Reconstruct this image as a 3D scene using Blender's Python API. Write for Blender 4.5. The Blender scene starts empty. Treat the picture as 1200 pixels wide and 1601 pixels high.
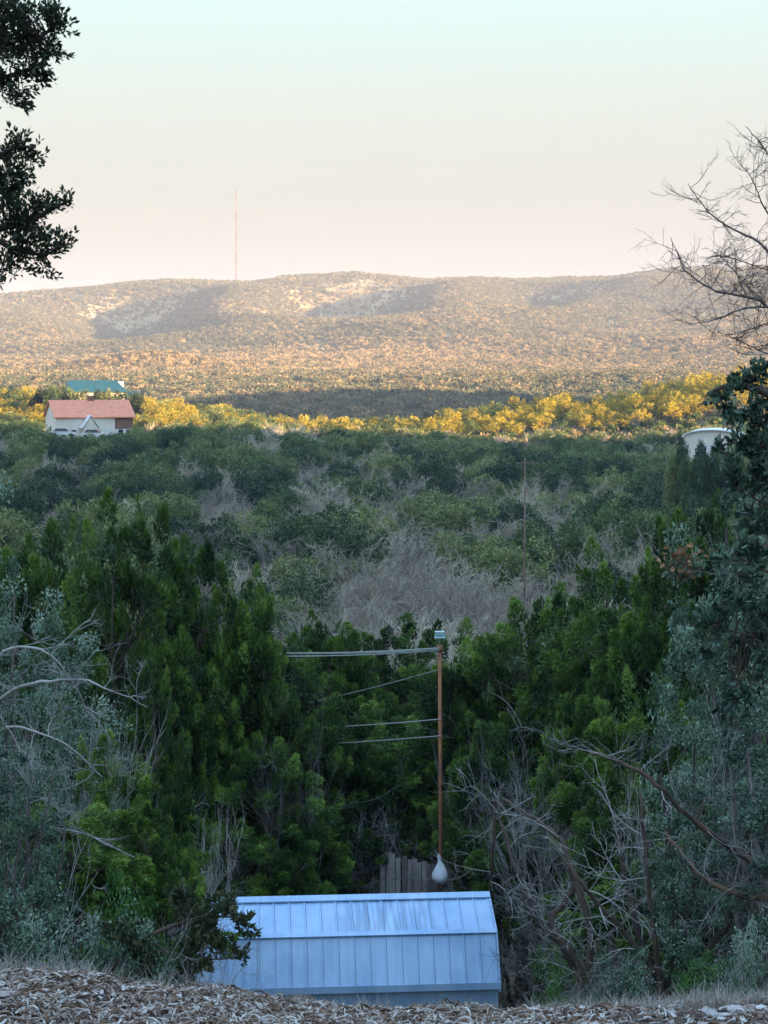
import bpy, math, random
import numpy as np
# ---------------------------------------------------------------- camera, sky, sun, exposure
F=2823.0; CY=800.5; CX=600.0; HOR=590.0
PITCH=math.atan((CY-HOR)/F)
cp,sp=math.cos(PITCH),math.sin(PITCH)
SC=bpy.context.scene
COL=SC.collection
cam_d=bpy.data.cameras.new('camera'); cam=bpy.data.objects.new('camera',cam_d); COL.objects.link(cam)
cam.location=(0,0,0); cam.rotation_euler=(math.pi/2-PITCH,0,0)
cam_d.sensor_fit='HORIZONTAL'; cam_d.sensor_width=36; cam_d.lens=18*F/600.0
cam_d.clip_start=.1; cam_d.clip_end=30000
SC.camera=cam
SUN_AZ,SUN_EL=math.radians(63),math.radians(7.3)
SUNV=(math.sin(SUN_AZ)*math.cos(SUN_EL),-math.cos(SUN_AZ)*math.cos(SUN_EL),math.sin(SUN_EL))
W=bpy.data.worlds.new('World'); SC.world=W; W.use_nodes=True
nt=W.node_tree; nt.nodes.clear()
out=nt.nodes.new('ShaderNodeOutputWorld'); bg=nt.nodes.new('ShaderNodeBackground'); bg2=nt.nodes.new('ShaderNodeBackground'); add=nt.nodes.new('ShaderNodeMixShader')
sky=nt.nodes.new('ShaderNodeTexSky'); sky.sky_type='NISHITA'; sky.sun_disc=False
sky.sun_elevation=SUN_EL; sky.sun_rotation=math.pi-SUN_AZ
bg.inputs[1].default_value=.05
geo=nt.nodes.new('ShaderNodeNewGeometry'); sepn=nt.nodes.new('ShaderNodeSeparateXYZ'); ramp=nt.nodes.new('ShaderNodeValToRGB')
# evening sky away from the sun: rosy belt low down, cream, pale cyan, then blue towards the zenith
def lin(c): return tuple(((v/255)/12.92 if v/255<=.04045 else ((v/255+.055)/1.055)**2.4) for v in c)
SKYK=.186
stops=[(0.0,(155,144,141)),(.055,(161,152,144)),(.10,(177,175,163)),(.145,(190,200,189)),(.195,(194,221,217)),(.30,(210,244,260)),(.55,(224,266,308)),(1.0,(222,268,322))]
cr=ramp.color_ramp
while len(cr.elements)<len(stops): cr.elements.new(.5)
for e,(p,c) in zip(cr.elements,stops):
    e.position=p; l=lin(c); e.color=(l[0],l[1],l[2],1)
nt.links.new(geo.outputs['Incoming'],sepn.inputs[0])
neg=nt.nodes.new('ShaderNodeMath'); neg.operation='MULTIPLY'; neg.inputs[1].default_value=-1; neg.use_clamp=True
nt.links.new(sepn.outputs['Z'],neg.inputs[0]); nt.links.new(neg.outputs[0],ramp.inputs[0])
nt.links.new(sky.outputs[0],bg.inputs[0]); nt.links.new(ramp.outputs[0],bg2.inputs[0]); bg2.inputs[1].default_value=SKYK
add.inputs[0].default_value=.92; nt.links.new(bg.outputs[0],add.inputs[1]); nt.links.new(bg2.outputs[0],add.inputs[2]); nt.links.new(add.outputs[0],out.inputs[0])
sd=bpy.data.lights.new('sun','SUN'); sd.energy=5.0; sd.angle=math.radians(.55); sd.color=(1,.63,.33)
so=bpy.data.objects.new('sun',sd); COL.objects.link(so)
from mathutils import Vector
so.rotation_euler=Vector(SUNV).to_track_quat('Z','Y').to_euler(); so.location=(60,-60,80)
vs=SC.view_settings; vs.view_transform='Standard'; vs.look='None'; vs.gamma=1; vs.use_curve_mapping=False; vs.exposure=2.75
SC.cycles.max_bounces=8; SC.cycles.diffuse_bounces=4; SC.cycles.glossy_bounces=2; SC.cycles.transmission_bounces=4; SC.cycles.transparent_max_bounces=8; SC.cycles.volume_bounces=0
SC.cycles.use_denoising=True
# ---------------------------------------------------------------- positions and terrain
HAZE=.00014
def P(px,py,D):
    """world point seen at photo pixel (px,py), D metres away along +Y"""
    a=(px-CX)/F; b=-(py-CY)/F
    # camera: right=X, forward=(0,cp,-sp), up=(0,sp,cp)
    y=cp+b*sp; z=-sp+b*cp
    return (a/y*D, D, z/y*D)
def proj(x,y,z):
    d=y*cp-z*sp; u=y*sp+z*cp
    return CX+F*x/d, CY-F*u/d

def sstep(a,b,x):
    t=np.clip((x-a)/(b-a),0,1); return t*t*(3-2*t)
def gauss(x,c,s): return np.exp(-((x-c)/s)**2)
_rng=np.random.default_rng(7)
_perm=_rng.random((256,256))
def vnoise(x,y):
    xi=np.floor(x).astype(int); yi=np.floor(y).astype(int); fx=x-xi; fy=y-yi
    fx=fx*fx*(3-2*fx); fy=fy*fy*(3-2*fy)
    g=lambda i,j:_perm[i&255,j&255]
    return (g(xi,yi)*(1-fx)*(1-fy)+g(xi+1,yi)*fx*(1-fy)+g(xi,yi+1)*(1-fx)*fy+g(xi+1,yi+1)*fx*fy)*2-1
def fbm(x,y,o=4):
    s=0;a=1
    for k in range(o): s=s+a*vnoise(x*2**k+k*17.3,y*2**k+k*9.1); a*=.5
    return s
YP=np.array([-900,-500,-200,-60,0,8,9,10,10.8,11.5,13,16,20,28,36,50,70,100,150,200,260,330,400,460,540,640,800,1000,1300,1600,1900,2200,2500,2650,2900,3400,4000,9000])
ZP=np.array([60,45,22,3,-2.8,-3.24,-3.39,-3.62,-3.90,-4.25,-5.05,-6.4,-8.2,-11.4,-12.4,-14.6,-17.5,-20.3,-21.4,-20.8,-19.4,-17.3,-15.6,-15.6,-20.5,-21.5,-14.5,-6.5,2,16,40,78,128,144,140,60,40,0])
CPX=np.array([-2400,-1200,-600,-300,0,100,200,260,330,400,440,500,560,610,660,740,800,880,960,1000,1050,1200,1500,1800,2600,4000])
CPY=np.array([500,480,470,465,457,450,440,436,437,438,430,426,422,427,434,430,434,433,432,425,418,415,425,440,470,500])
LIPX=np.array([-4,-2.45,-2,-1.4,-.8,0,.8,1.6,2.45,4])
LIPZ=np.array([.42,.27,.22,.14,.08,0,-.02,.0,.06,.1])
def H(x,y):
    x=np.asarray(x,float); y=np.asarray(y,float)
    z=np.interp(y,YP,ZP)
    far=sstep(900,2500,y)
    D=np.maximum(y,1)
    px=CX+F*x/D
    crest=(HOR-np.interp(px,CPX,CPY))/F
    crest0=(HOR-430)/F
    z=np.where(y>1000, z*(1+(crest/crest0-1)*far), z)
    # foreground lip
    z=z+np.interp(x,LIPX,LIPZ)*gauss(y,10.8,3.0)
    # valley sides
    z=z+2.0*sstep(14,60,np.abs(x))*sstep(5,40,y)*(1-sstep(200,330,y))*(x<0)
    # house knoll
    z=z+5.6*gauss(x,-66,42)*gauss(y,318,60)
    z=z+10.5*gauss(x,-110,60)*gauss(y,520,90)+3*gauss(x,-60,40)*gauss(y,560,60)
    # gold ridge
    z=z+(21*np.clip((x-10)/140,0,1.3)+.8*np.sin(x/11))*gauss(y,452,52)-3.0*gauss(y,640,100)
    # second rise behind
    z=z+3*gauss(y,1000,160)
    # shading ridge off to the right
    z=z+80*sstep(95,330,x-0.10*y)*(1-sstep(103,290,y))*sstep(-900,-100,y)
    z=z+40*sstep(30,200,-y)
    # far occluders right
    z=z+82*np.exp(-((x-395)/90)**2-((y-585)/125)**4)
    # left shaded strip occluder
    z=z+30*gauss(x,120,70)*gauss(y,1180,40)*0+34*gauss(x,330,60)*gauss(y,1020,60)*0+13*gauss(x,-170,60)*gauss(y,1330,60)-6*gauss(x,-250,110)*gauss(y,1420,60)
    # far relief
    mid=sstep(1350,1800,y)*(1-sstep(2380,2600,y))
    def spur(x0,y0,x1,y1,A,w):
        dx,dy=x1-x0,y1-y0; L=math.hypot(dx,dy)
        t=np.clip(((x-x0)*dx+(y-y0)*dy)/L/L,0,1)
        d=np.hypot(x-(x0+t*dx),y-(y0+t*dy))
        return A*np.exp(-(d/w)**2)
    def at(px,D): return ((px-CX)/F*D,D)
    z=z+mid*(spur(*at(400,2450),*at(330,1950),22,90)+spur(*at(700,2450),*at(640,2150),20,70)-spur(*at(205,2420),*at(240,2000),42,85)
        -spur(*at(540,2440),*at(545,2150),58,85)-spur(*at(850,2420),*at(830,2200),20,60)+spur(*at(1010,2500),*at(640,1850),16,120))
    z=z+mid*9*fbm(x/230+3.1,y/420,4)
    capz=crest*D-2-.02*(2600-y)
    over=z-capz; z=np.where((y>1700)&(y<2600)&(over>-6), capz-6*np.exp(-np.clip(over+6,0,None)/6), z)
    und=sstep(60,200,y)
    z=z+und*1.5*fbm(x/45,y/38,3)*(1-sstep(380,430,y))+und*.6*fbm(x/45,y/45,3)+sstep(500,900,y)*1.6*fbm(x/160+9,y/160,3)
    return z
# ---------------------------------------------------------------- helpers
def tag(o,label=None,cat=None,group=None,kind=None):
    if label: o['label']=label
    if cat: o['category']=cat
    if group: o['group']=group
    if kind: o['kind']=kind
    return o
def mesh(name,verts,faces,mats=(),tint=None,smooth=False,midx=None):
    """faces: list of arrays (n,3) / (n,4) or python list"""
    me=bpy.data.meshes.new(name)
    verts=np.asarray(verts,np.float32).reshape(-1,3)
    if isinstance(faces,np.ndarray): faces=[faces]
    if len(faces) and not isinstance(faces[0],np.ndarray):
        me.from_pydata(verts.tolist(),[],[list(f) for f in faces])
    else:
        faces=[f for f in faces if len(f)]
        loops=np.concatenate([f.ravel() for f in faces]); sizes=np.concatenate([np.full(len(f),f.shape[1]) for f in faces])
        me.vertices.add(len(verts)); me.vertices.foreach_set('co',verts.ravel())
        me.loops.add(len(loops)); me.loops.foreach_set('vertex_index',loops.astype(np.int32))
        me.polygons.add(len(sizes)); st=np.concatenate([[0],np.cumsum(sizes)[:-1]])
        me.polygons.foreach_set('loop_start',st.astype(np.int32))
        me.update(calc_edges=True)
    for m in (mats if isinstance(mats,(list,tuple)) else (mats,)): me.materials.append(m)
    if midx is not None: me.polygons.foreach_set('material_index',np.asarray(midx,np.int32))
    if tint is not None:
        a=me.attributes.new('tint','FLOAT','POINT'); a.data.foreach_set('value',np.asarray(tint,np.float32))
    if smooth: me.polygons.foreach_set('use_smooth',np.ones(len(me.polygons),bool))
    me.update()
    return me
def obj(name,me,parent=None,loc=(0,0,0),rot=(0,0,0),scale=(1,1,1)):
    o=bpy.data.objects.new(name,me); COL.objects.link(o)
    o.location=loc; o.rotation_euler=rot; o.scale=scale
    if parent is not None: o.parent=parent
    return o
def empty(name,loc,rz=0,scale=(1,1,1)):
    o=bpy.data.objects.new(name,None); COL.objects.link(o); o.location=loc; o.rotation_euler=(0,0,rz); o.scale=scale
    o.empty_display_size=.3
    return o
class MB:
    """collects closed shapes into one mesh"""
    def __init__(s): s.v=[]; s.f=[]
    def poly(s,vs,fs):
        n=len(s.v); s.v+= [tuple(map(float,v)) for v in vs]; s.f+=[[i+n for i in f] for f in fs]; return s
    def box(s,x0,y0,z0,x1,y1,z1):
        return s.poly([(x0,y0,z0),(x1,y0,z0),(x1,y1,z0),(x0,y1,z0),(x0,y0,z1),(x1,y0,z1),(x1,y1,z1),(x0,y1,z1)],
          [(0,3,2,1),(4,5,6,7),(0,1,5,4),(1,2,6,5),(2,3,7,6),(3,0,4,7)])
    def prism(s,prof,axis,a,b):
        """closed profile [(u,v)] extruded along axis 'x' or 'y' or 'z'"""
        n=len(prof)
        def m(u,v,t): return (t,u,v) if axis=='x' else ((u,t,v) if axis=='y' else (u,v,t))
        vs=[m(u,v,a) for u,v in prof]+[m(u,v,b) for u,v in prof]
        return s.poly(vs,[list(range(n))[::-1],[n+i for i in range(n)]]+[(i,(i+1)%n,n+(i+1)%n,n+i) for i in range(n)])
    def tube(s,pts,r,n=8):
        V,Q=tubes([(np.array(pts,float),np.full(len(pts),float(r)) if np.isscalar(r) else np.array(r,float))],n)
        k=len(s.v); s.v+=[tuple(map(float,v)) for v in V]; s.f+=[[int(i)+k for i in q] for q in Q]
        m=len(V)
        s.f.append([k+i for i in range(n)][::-1]); s.f.append([k+m-n+i for i in range(n)])
        return s
    def mesh(s,name,mat,smooth=False):
        me=bpy.data.meshes.new(name); me.from_pydata(s.v,[],s.f); me.materials.append(mat)
        if smooth: me.polygons.foreach_set('use_smooth',np.ones(len(me.polygons),bool))
        me.update(); return me
def tubes(lines,n=4):
    Vs=[];Qs=[];k=0
    ang=np.arange(n)*2*np.pi/n; ca,sa=np.cos(ang),np.sin(ang)
    idx=np.arange(n); nx=(idx+1)%n
    for pts,r in lines:
        m=len(pts)
        t=np.gradient(pts,axis=0); t/=np.linalg.norm(t,axis=1,keepdims=True)+1e-9
        ref=np.array([0.31,0.17,.93]) if abs(t[0,2])<.8 else np.array([.95,.2,.1])
        u=np.cross(t,ref); u/=np.linalg.norm(u,axis=1,keepdims=True)+1e-9
        w=np.cross(t,u)
        ring=pts[:,None,:]+r[:,None,None]*(u[:,None,:]*ca[None,:,None]+w[:,None,:]*sa[None,:,None])
        Vs.append(ring.reshape(-1,3))
        b=(k+np.arange(m-1)*n)[:,None]
        q=np.stack([b+idx,b+nx,b+n+nx,b+n+idx],-1).reshape(-1,4)
        Qs.append(q); k+=m*n
    return np.concatenate(Vs),np.concatenate(Qs)
def unit(v): return v/(np.linalg.norm(v,axis=-1,keepdims=True)+1e-9)
def rdir(rng,n): return unit(rng.normal(size=(n,3)))
# ---------------------------------------------------------------- materials
def newmat(name):
    m=bpy.data.materials.new(name); m.use_nodes=True; n=m.node_tree; n.nodes.clear()
    o=n.nodes.new('ShaderNodeOutputMaterial'); b=n.nodes.new('ShaderNodeBsdfPrincipled'); n.links.new(b.outputs[0],o.inputs[0])
    return m,n,b,o
def rampnode(n,stops):
    r=n.nodes.new('ShaderNodeValToRGB'); c=r.color_ramp
    while len(c.elements)<len(stops): c.elements.new(.5)
    for e,(p,col) in zip(c.elements,stops): e.position=p; e.color=(*col,1)
    return r
def mathn(n,op,a,b=None,clamp=False):
    m=n.nodes.new('ShaderNodeMath'); m.operation=op; m.use_clamp=clamp
    for i,v in enumerate((a,b)):
        if v is None: continue
        if isinstance(v,(int,float)): m.inputs[i].default_value=v
        else: n.links.new(v,m.inputs[i])
    return m.outputs[0]
def foliage_mat(name,stops,rough=.55,trans=.25,objvar=.35,spec=.3):
    m,n,b,o=newmat(name)
    at=n.nodes.new('ShaderNodeAttribute'); at.attribute_name='tint'
    oi=n.nodes.new('ShaderNodeObjectInfo')
    v=mathn(n,'ADD',at.outputs['Fac'],mathn(n,'MULTIPLY',mathn(n,'SUBTRACT',oi.outputs['Random'],.5),objvar),True)
    r=rampnode(n,stops); n.links.new(v,r.inputs[0])
    n.links.new(r.outputs[0],b.inputs['Base Color']); b.inputs['Roughness'].default_value=rough; b.inputs['Specular IOR Level'].default_value=spec
    if trans>0:
        t=n.nodes.new('ShaderNodeBsdfTranslucent'); mx=n.nodes.new('ShaderNodeMixShader'); mx.inputs[0].default_value=trans
        n.links.new(r.outputs[0],t.inputs[0]); n.links.new(b.outputs[0],mx.inputs[1]); n.links.new(t.outputs[0],mx.inputs[2]); n.links.new(mx.outputs[0],o.inputs[0])
    return m
def bark_mat(name,c0,c1,scale=9,objvar=.3):
    m,n,b,o=newmat(name)
    tc=n.nodes.new('ShaderNodeTexCoord'); mp=n.nodes.new('ShaderNodeMapping'); mp.inputs['Scale'].default_value=(1,1,.18)
    ns=n.nodes.new('ShaderNodeTexNoise'); ns.inputs['Scale'].default_value=scale; ns.inputs['Detail'].default_value=5
    n.links.new(tc.outputs['Object'],mp.inputs[0]); n.links.new(mp.outputs[0],ns.inputs['Vector'])
    oi=n.nodes.new('ShaderNodeObjectInfo')
    v=mathn(n,'ADD',ns.outputs['Fac'],mathn(n,'MULTIPLY',mathn(n,'SUBTRACT',oi.outputs['Random'],.5),objvar),True)
    r=rampnode(n,[(.3,c0),(.7,c1)]); n.links.new(v,r.inputs[0]); n.links.new(r.outputs[0],b.inputs['Base Color'])
    b.inputs['Roughness'].default_value=.9
    bp=n.nodes.new('ShaderNodeBump'); bp.inputs['Strength'].default_value=.6; bp.inputs['Distance'].default_value=.02
    n.links.new(ns.outputs['Fac'],bp.inputs['Height']); n.links.new(bp.outputs[0],b.inputs['Normal'])
    return m
def plain_mat(name,col,rough=.6,var=.12,scale=6,metal=0,spec=.5,col2=None,detail=5,bump=0):
    m,n,b,o=newmat(name)
    tc=n.nodes.new('ShaderNodeTexCoord'); ns=n.nodes.new('ShaderNodeTexNoise'); ns.inputs['Scale'].default_value=scale; ns.inputs['Detail'].default_value=detail
    n.links.new(tc.outputs['Object'],ns.inputs['Vector'])
    c2=col2 or tuple(max(0,c*(1-2.2*var)) for c in col)
    r=rampnode(n,[(.32,c2),(.66,col)]); n.links.new(ns.outputs['Fac'],r.inputs[0]); n.links.new(r.outputs[0],b.inputs['Base Color'])
    b.inputs['Roughness'].default_value=rough; b.inputs['Metallic'].default_value=metal; b.inputs['Specular IOR Level'].default_value=spec
    if bump:
        bp=n.nodes.new('ShaderNodeBump'); bp.inputs['Strength'].default_value=.5; bp.inputs['Distance'].default_value=bump
        n.links.new(ns.outputs['Fac'],bp.inputs['Height']); n.links.new(bp.outputs[0],b.inputs['Normal'])
    return m
M={}
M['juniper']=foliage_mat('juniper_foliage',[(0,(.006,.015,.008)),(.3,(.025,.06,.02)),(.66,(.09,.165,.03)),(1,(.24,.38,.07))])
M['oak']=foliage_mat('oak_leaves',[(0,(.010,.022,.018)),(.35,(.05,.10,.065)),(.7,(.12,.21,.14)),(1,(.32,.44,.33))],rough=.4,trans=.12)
M['dryleaf']=foliage_mat('dead_leaves',[(0,(.25,.12,.06)),(1,(.5,.28,.14))],trans=.3)
M['shrub']=foliage_mat('shrub_leaves',[(0,(.012,.04,.012)),(.5,(.05,.16,.035)),(1,(.16,.34,.09))])
M['bark']=bark_mat('juniper_bark',(.028,.02,.016),(.10,.072,.055))
M['oakbark']=bark_mat('oak_bark',(.05,.045,.042),(.19,.17,.16))
M['twig']=bark_mat('dead_twigs',(.15,.145,.14),(.42,.41,.39),4)
M['redtwig']=bark_mat('reddish_bark',(.045,.03,.022),(.17,.10,.065),6)
M['midgreen']=foliage_mat('evergreen_crowns',[(0,(.022,.045,.02)),(.4,(.07,.12,.04)),(.7,(.14,.195,.06)),(1,(.27,.29,.11))],objvar=1.0,trans=.15)
M['midbare']=foliage_mat('leafless_crowns',[(0,(.17,.145,.125)),(.5,(.36,.32,.25)),(1,(.62,.56,.44))],objvar=.7,trans=.0)
M['gold']=foliage_mat('sun_gilded_oak_leaves',[(0,(.15,.13,.02)),(.45,(.36,.30,.035)),(1,(.58,.47,.07))],objvar=.6,trans=.25)  # yellow foliage with the low sun's gold put into the leaf colour
M['scrubA']=foliage_mat('far_scrub_green',[(0,(.06,.07,.04)),(.5,(.13,.135,.085)),(1,(.22,.20,.12))],objvar=.6,trans=.0)
M['scrubB']=foliage_mat('far_scrub_brown',[(0,(.16,.125,.075)),(.5,(.31,.235,.13)),(1,(.46,.36,.19))],objvar=.6,trans=.0)
# ground
def ground_mat():
    m,n,b,o=newmat('valley_ground')
    g=n.nodes.new('ShaderNodeNewGeometry'); s=n.nodes.new('ShaderNodeSeparateXYZ'); n.links.new(g.outputs['Position'],s.inputs[0])
    def noise(sc,det=6):
        t=n.nodes.new('ShaderNodeTexNoise'); t.inputs['Scale'].default_value=sc; t.inputs['Detail'].default_value=det
        n.links.new(g.outputs['Position'],t.inputs['Vector']); return t.outputs['Fac']
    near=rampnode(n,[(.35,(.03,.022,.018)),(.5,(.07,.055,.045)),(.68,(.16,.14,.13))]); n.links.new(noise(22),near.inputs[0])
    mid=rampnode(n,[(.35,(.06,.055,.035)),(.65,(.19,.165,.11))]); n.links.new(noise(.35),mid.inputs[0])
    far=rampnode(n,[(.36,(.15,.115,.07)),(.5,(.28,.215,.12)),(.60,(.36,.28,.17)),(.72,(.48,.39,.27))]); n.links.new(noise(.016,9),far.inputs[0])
    def mix(f,a,c):
        x=n.nodes.new('ShaderNodeMix'); x.data_type='RGBA'
        n.links.new(f,x.inputs[0]); n.links.new(a,x.inputs[6]); n.links.new(c,x.inputs[7]); return x.outputs[2]
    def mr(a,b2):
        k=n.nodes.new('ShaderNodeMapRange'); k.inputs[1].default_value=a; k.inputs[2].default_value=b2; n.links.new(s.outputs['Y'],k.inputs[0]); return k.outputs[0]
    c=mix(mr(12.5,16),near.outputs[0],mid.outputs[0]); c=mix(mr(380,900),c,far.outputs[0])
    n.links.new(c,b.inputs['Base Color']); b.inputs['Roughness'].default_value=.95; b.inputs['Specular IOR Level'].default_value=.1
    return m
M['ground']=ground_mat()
M['scrubC']=foliage_mat('far_scrub_olive',[(0,(.05,.075,.05)),(.5,(.11,.14,.085)),(1,(.24,.23,.13))],objvar=.6,trans=.0)
M['skytwig']=bark_mat('pale_bare_twigs',(.11,.085,.075),(.30,.24,.21),6)
# ---------------------------------------------------------------- terrain sheet
def grow(a,b,d0,r):
    o=[a];d=d0
    while o[-1]<b: o.append(o[-1]+d); d*=r
    return np.array(o)
xp=np.concatenate([np.arange(0,4.2,.12),grow(4.3,3600,.16,1.038)]); xs=np.concatenate([-xp[:0:-1],xp])
ys=np.concatenate([-grow(9,900,1.5,1.09)[::-1]+0,np.arange(-8,8,1.0),np.arange(8,13.5,.09),grow(13.6,9000,.14,1.0175)])
ys=np.unique(np.round(ys,3))
X,Y=np.meshgrid(xs,ys); Z=H(X,Y)
nearmask=np.exp(-(np.maximum(0,np.abs(Y-10.5)-2.5)/2)**2)*np.exp(-(X/6)**2)
Z=Z+nearmask*(.035*fbm(X*2.2,Y*2.2,4)+.012*fbm(X*9,Y*9,3))
V=np.stack([X,Y,Z],-1).reshape(-1,3); nx_=len(xs); ny_=len(ys)
i=np.arange(ny_-1)[:,None]*nx_+np.arange(nx_-1)[None,:]
Q=np.stack([i,i+1,i+nx_+1,i+nx_],-1).reshape(-1,4)
terr=obj('ground',mesh('ground',V,Q,M['ground'],smooth=True)); tag(terr,kind='structure',label='rolling ground of the slope, wooded valley and far hills')
# ---------------------------------------------------------------- tree kit
def bez(a,c,mid,n=6):
    t=np.linspace(0,1,n)[:,None]; return (1-t)**2*a+2*t*(1-t)*mid+t*t*c
def wob(rng,p,amp):
    p=p.copy(); p[1:-1]+=rng.normal(size=(len(p)-2,3))*amp; return p
def tri_leaves(c,d,L,Wd,rng):
    """thin triangles"""
    n=len(c); s=unit(np.cross(d,rdir(rng,n)))*(Wd/2)[:,None]
    v=np.stack([c-s,c+s,c+d*L[:,None]],1).reshape(-1,3)
    return v,np.arange(3*n).reshape(n,3)
def quad_leaves(c,d,L,Wd,rng):
    n=len(c); s=unit(np.cross(d,rdir(rng,n)))*(Wd/2)[:,None]; m=c+d*(L*.45)[:,None]
    v=np.stack([c,m+s,c+d*L[:,None],m-s],1).reshape(-1,4,3).reshape(-1,3)
    return v,np.arange(4*n).reshape(n,4)
def twigspray(rng,a,d,L,r,k=5,lev=2,spread=.8,up=.1):
    """a curved twig with side twigs; returns lines"""
    out=[]
    c=a+d*L; mid=a+d*L*.5+rng.normal(size=3)*L*.14
    p=bez(a,c,mid,5); out.append((p,np.linspace(r,r*.35,5)))
    if lev>0:
        for j in range(k):
            t=.25+.7*(j+rng.random())/k; q=p[min(3,int(t*4))]*(1-(t*4)%1)+p[min(4,int(t*4)+1)]*((t*4)%1)
            dd=unit(d+rng.normal(size=3)*spread+np.array([0,0,up]))
            out+=twigspray(rng,q,dd,L*rng.uniform(.3,.62),r*.55,k,lev-1,spread,up)
    return out
def juniper(seed,Ht=8,Wd=5.5,npl=215,leaf=.085,per=260,low=.12,ntw=60,spiky=1.0):
    """multi-stemmed evergreen: plumes of scale foliage on a spreading frame, dead grey twigs inside"""
    rng=np.random.default_rng(seed)
    nl=rng.integers(7,10); lobes=[]
    for k in range(nl):
        a=k*2.399+rng.normal()*.35; rr=rng.uniform(.10,.33)*Wd*(k>0); h=Ht*(.80 if k==0 else rng.uniform(.30,.74))
        lobes.append((np.array([math.cos(a)*rr,math.sin(a)*rr,h]),Wd*rng.uniform(.17,.27),Ht*rng.uniform(.13,.20)))
    trunks=[]
    for c_,r_,h_ in lobes[:6]:
        b_=np.array([c_[0]*.12+rng.normal()*.06,c_[1]*.12+rng.normal()*.06,-.3])
        p=wob(rng,bez(b_,c_+[0,0,h_*.5],np.array([c_[0]*.7+rng.normal()*.2,c_[1]*.7+rng.normal()*.2,c_[2]*.35]),9),.06)
        trunks.append((p,np.linspace(.028*Ht**.6,.012,9)*rng.uniform(.8,1.2)))
    C=[];A=[];Hh=[];R=[]; brl=[]; twl=[]
    for k in range(npl):
        li=rng.integers(0,nl); c_,r_,h_=lobes[li]; d=rdir(rng,1)[0]
        if d[2]<-.2: d[2]*=-.6
        q=rng.uniform(.45,1.0)**.5
        c=c_+d*np.array([r_,r_,h_])*q
        if c[2]<Ht*low: c[2]=Ht*low+rng.random()*.5
        t=c[2]/Ht
        ax=unit(d*[1.0,1.0,.5]+np.array([0,0,.5])+rng.normal(size=3)*.35)
        spike=1+ (rng.random()<.10)*(d[2]>.3)*rng.uniform(.5,1.0)*spiky
        C.append(c);A.append(ax);Hh.append(rng.uniform(.30,.60)*spike);R.append(rng.uniform(.17,.36))
        if rng.random()<.45:
            src=c_*[.55,.55,1]-[0,0,rng.uniform(.2,.9)]
            p=wob(rng,bez(src,c+ax*.2,(src+c)/2+np.array([0,0,-.15]),5),.03)
            brl.append((p,np.linspace(.024,.006,5)))
    lead=[l[0] for l in lobes]
    C=np.array(C);A=np.array(A);Hh=np.array(Hh);R=np.array(R)
    n=npl*per; pi=np.repeat(np.arange(npl),per)
    t=rng.random(n)**.8; ang=rng.uniform(0,6.28,n)
    u=unit(np.cross(A,[.3,.5,.81])); w=np.cross(A,u)
    rad=(np.cos(ang)[:,None]*u[pi]+np.sin(ang)[:,None]*w[pi])
    rr=R[pi]*(1-t)**.6*np.sqrt(rng.random(n))*(.7+.5*np.sin(t*3.1))
    pos=C[pi]+A[pi]*(t*Hh[pi])[:,None]+rad*rr[:,None]
    d=unit(A[pi]*.75+rad*.75+rng.normal(size=(n,3))*.35)
    LL=leaf*rng.uniform(.7,1.5,n)
    v,f=tri_leaves(pos,d,LL,LL*.42,rng)
    pt=rng.uniform(.18,.62,npl)
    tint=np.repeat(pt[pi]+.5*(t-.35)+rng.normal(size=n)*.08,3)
    for k in range(ntw):
        L=lead[rng.integers(0,nl)]; t0=rng.uniform(.15,.85); a=rng.uniform(0,6.28)
        s=np.array([L[0]*t0*.8,L[1]*t0*.8,t0*L[2]]); d0=unit(np.array([math.cos(a),math.sin(a),rng.uniform(-.1,.6)]))
        twl+=twigspray(rng,s,d0,rng.uniform(.5,.95)*Wd*.5,.010+.005*rng.random(),4,2,.6,.12)
    parts=[('trunk',mesh('juniper_trunk',*tubes(trunks,7),M['bark'],smooth=True))]
    if brl: parts.append(('branches',mesh('juniper_branches',*tubes(brl,4),M['bark'])))
    if twl: parts.append(('dead_twigs',mesh('juniper_twigs',*tubes(twl,3),M['twig'])))
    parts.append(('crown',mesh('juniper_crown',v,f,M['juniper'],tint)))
    return parts
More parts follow.
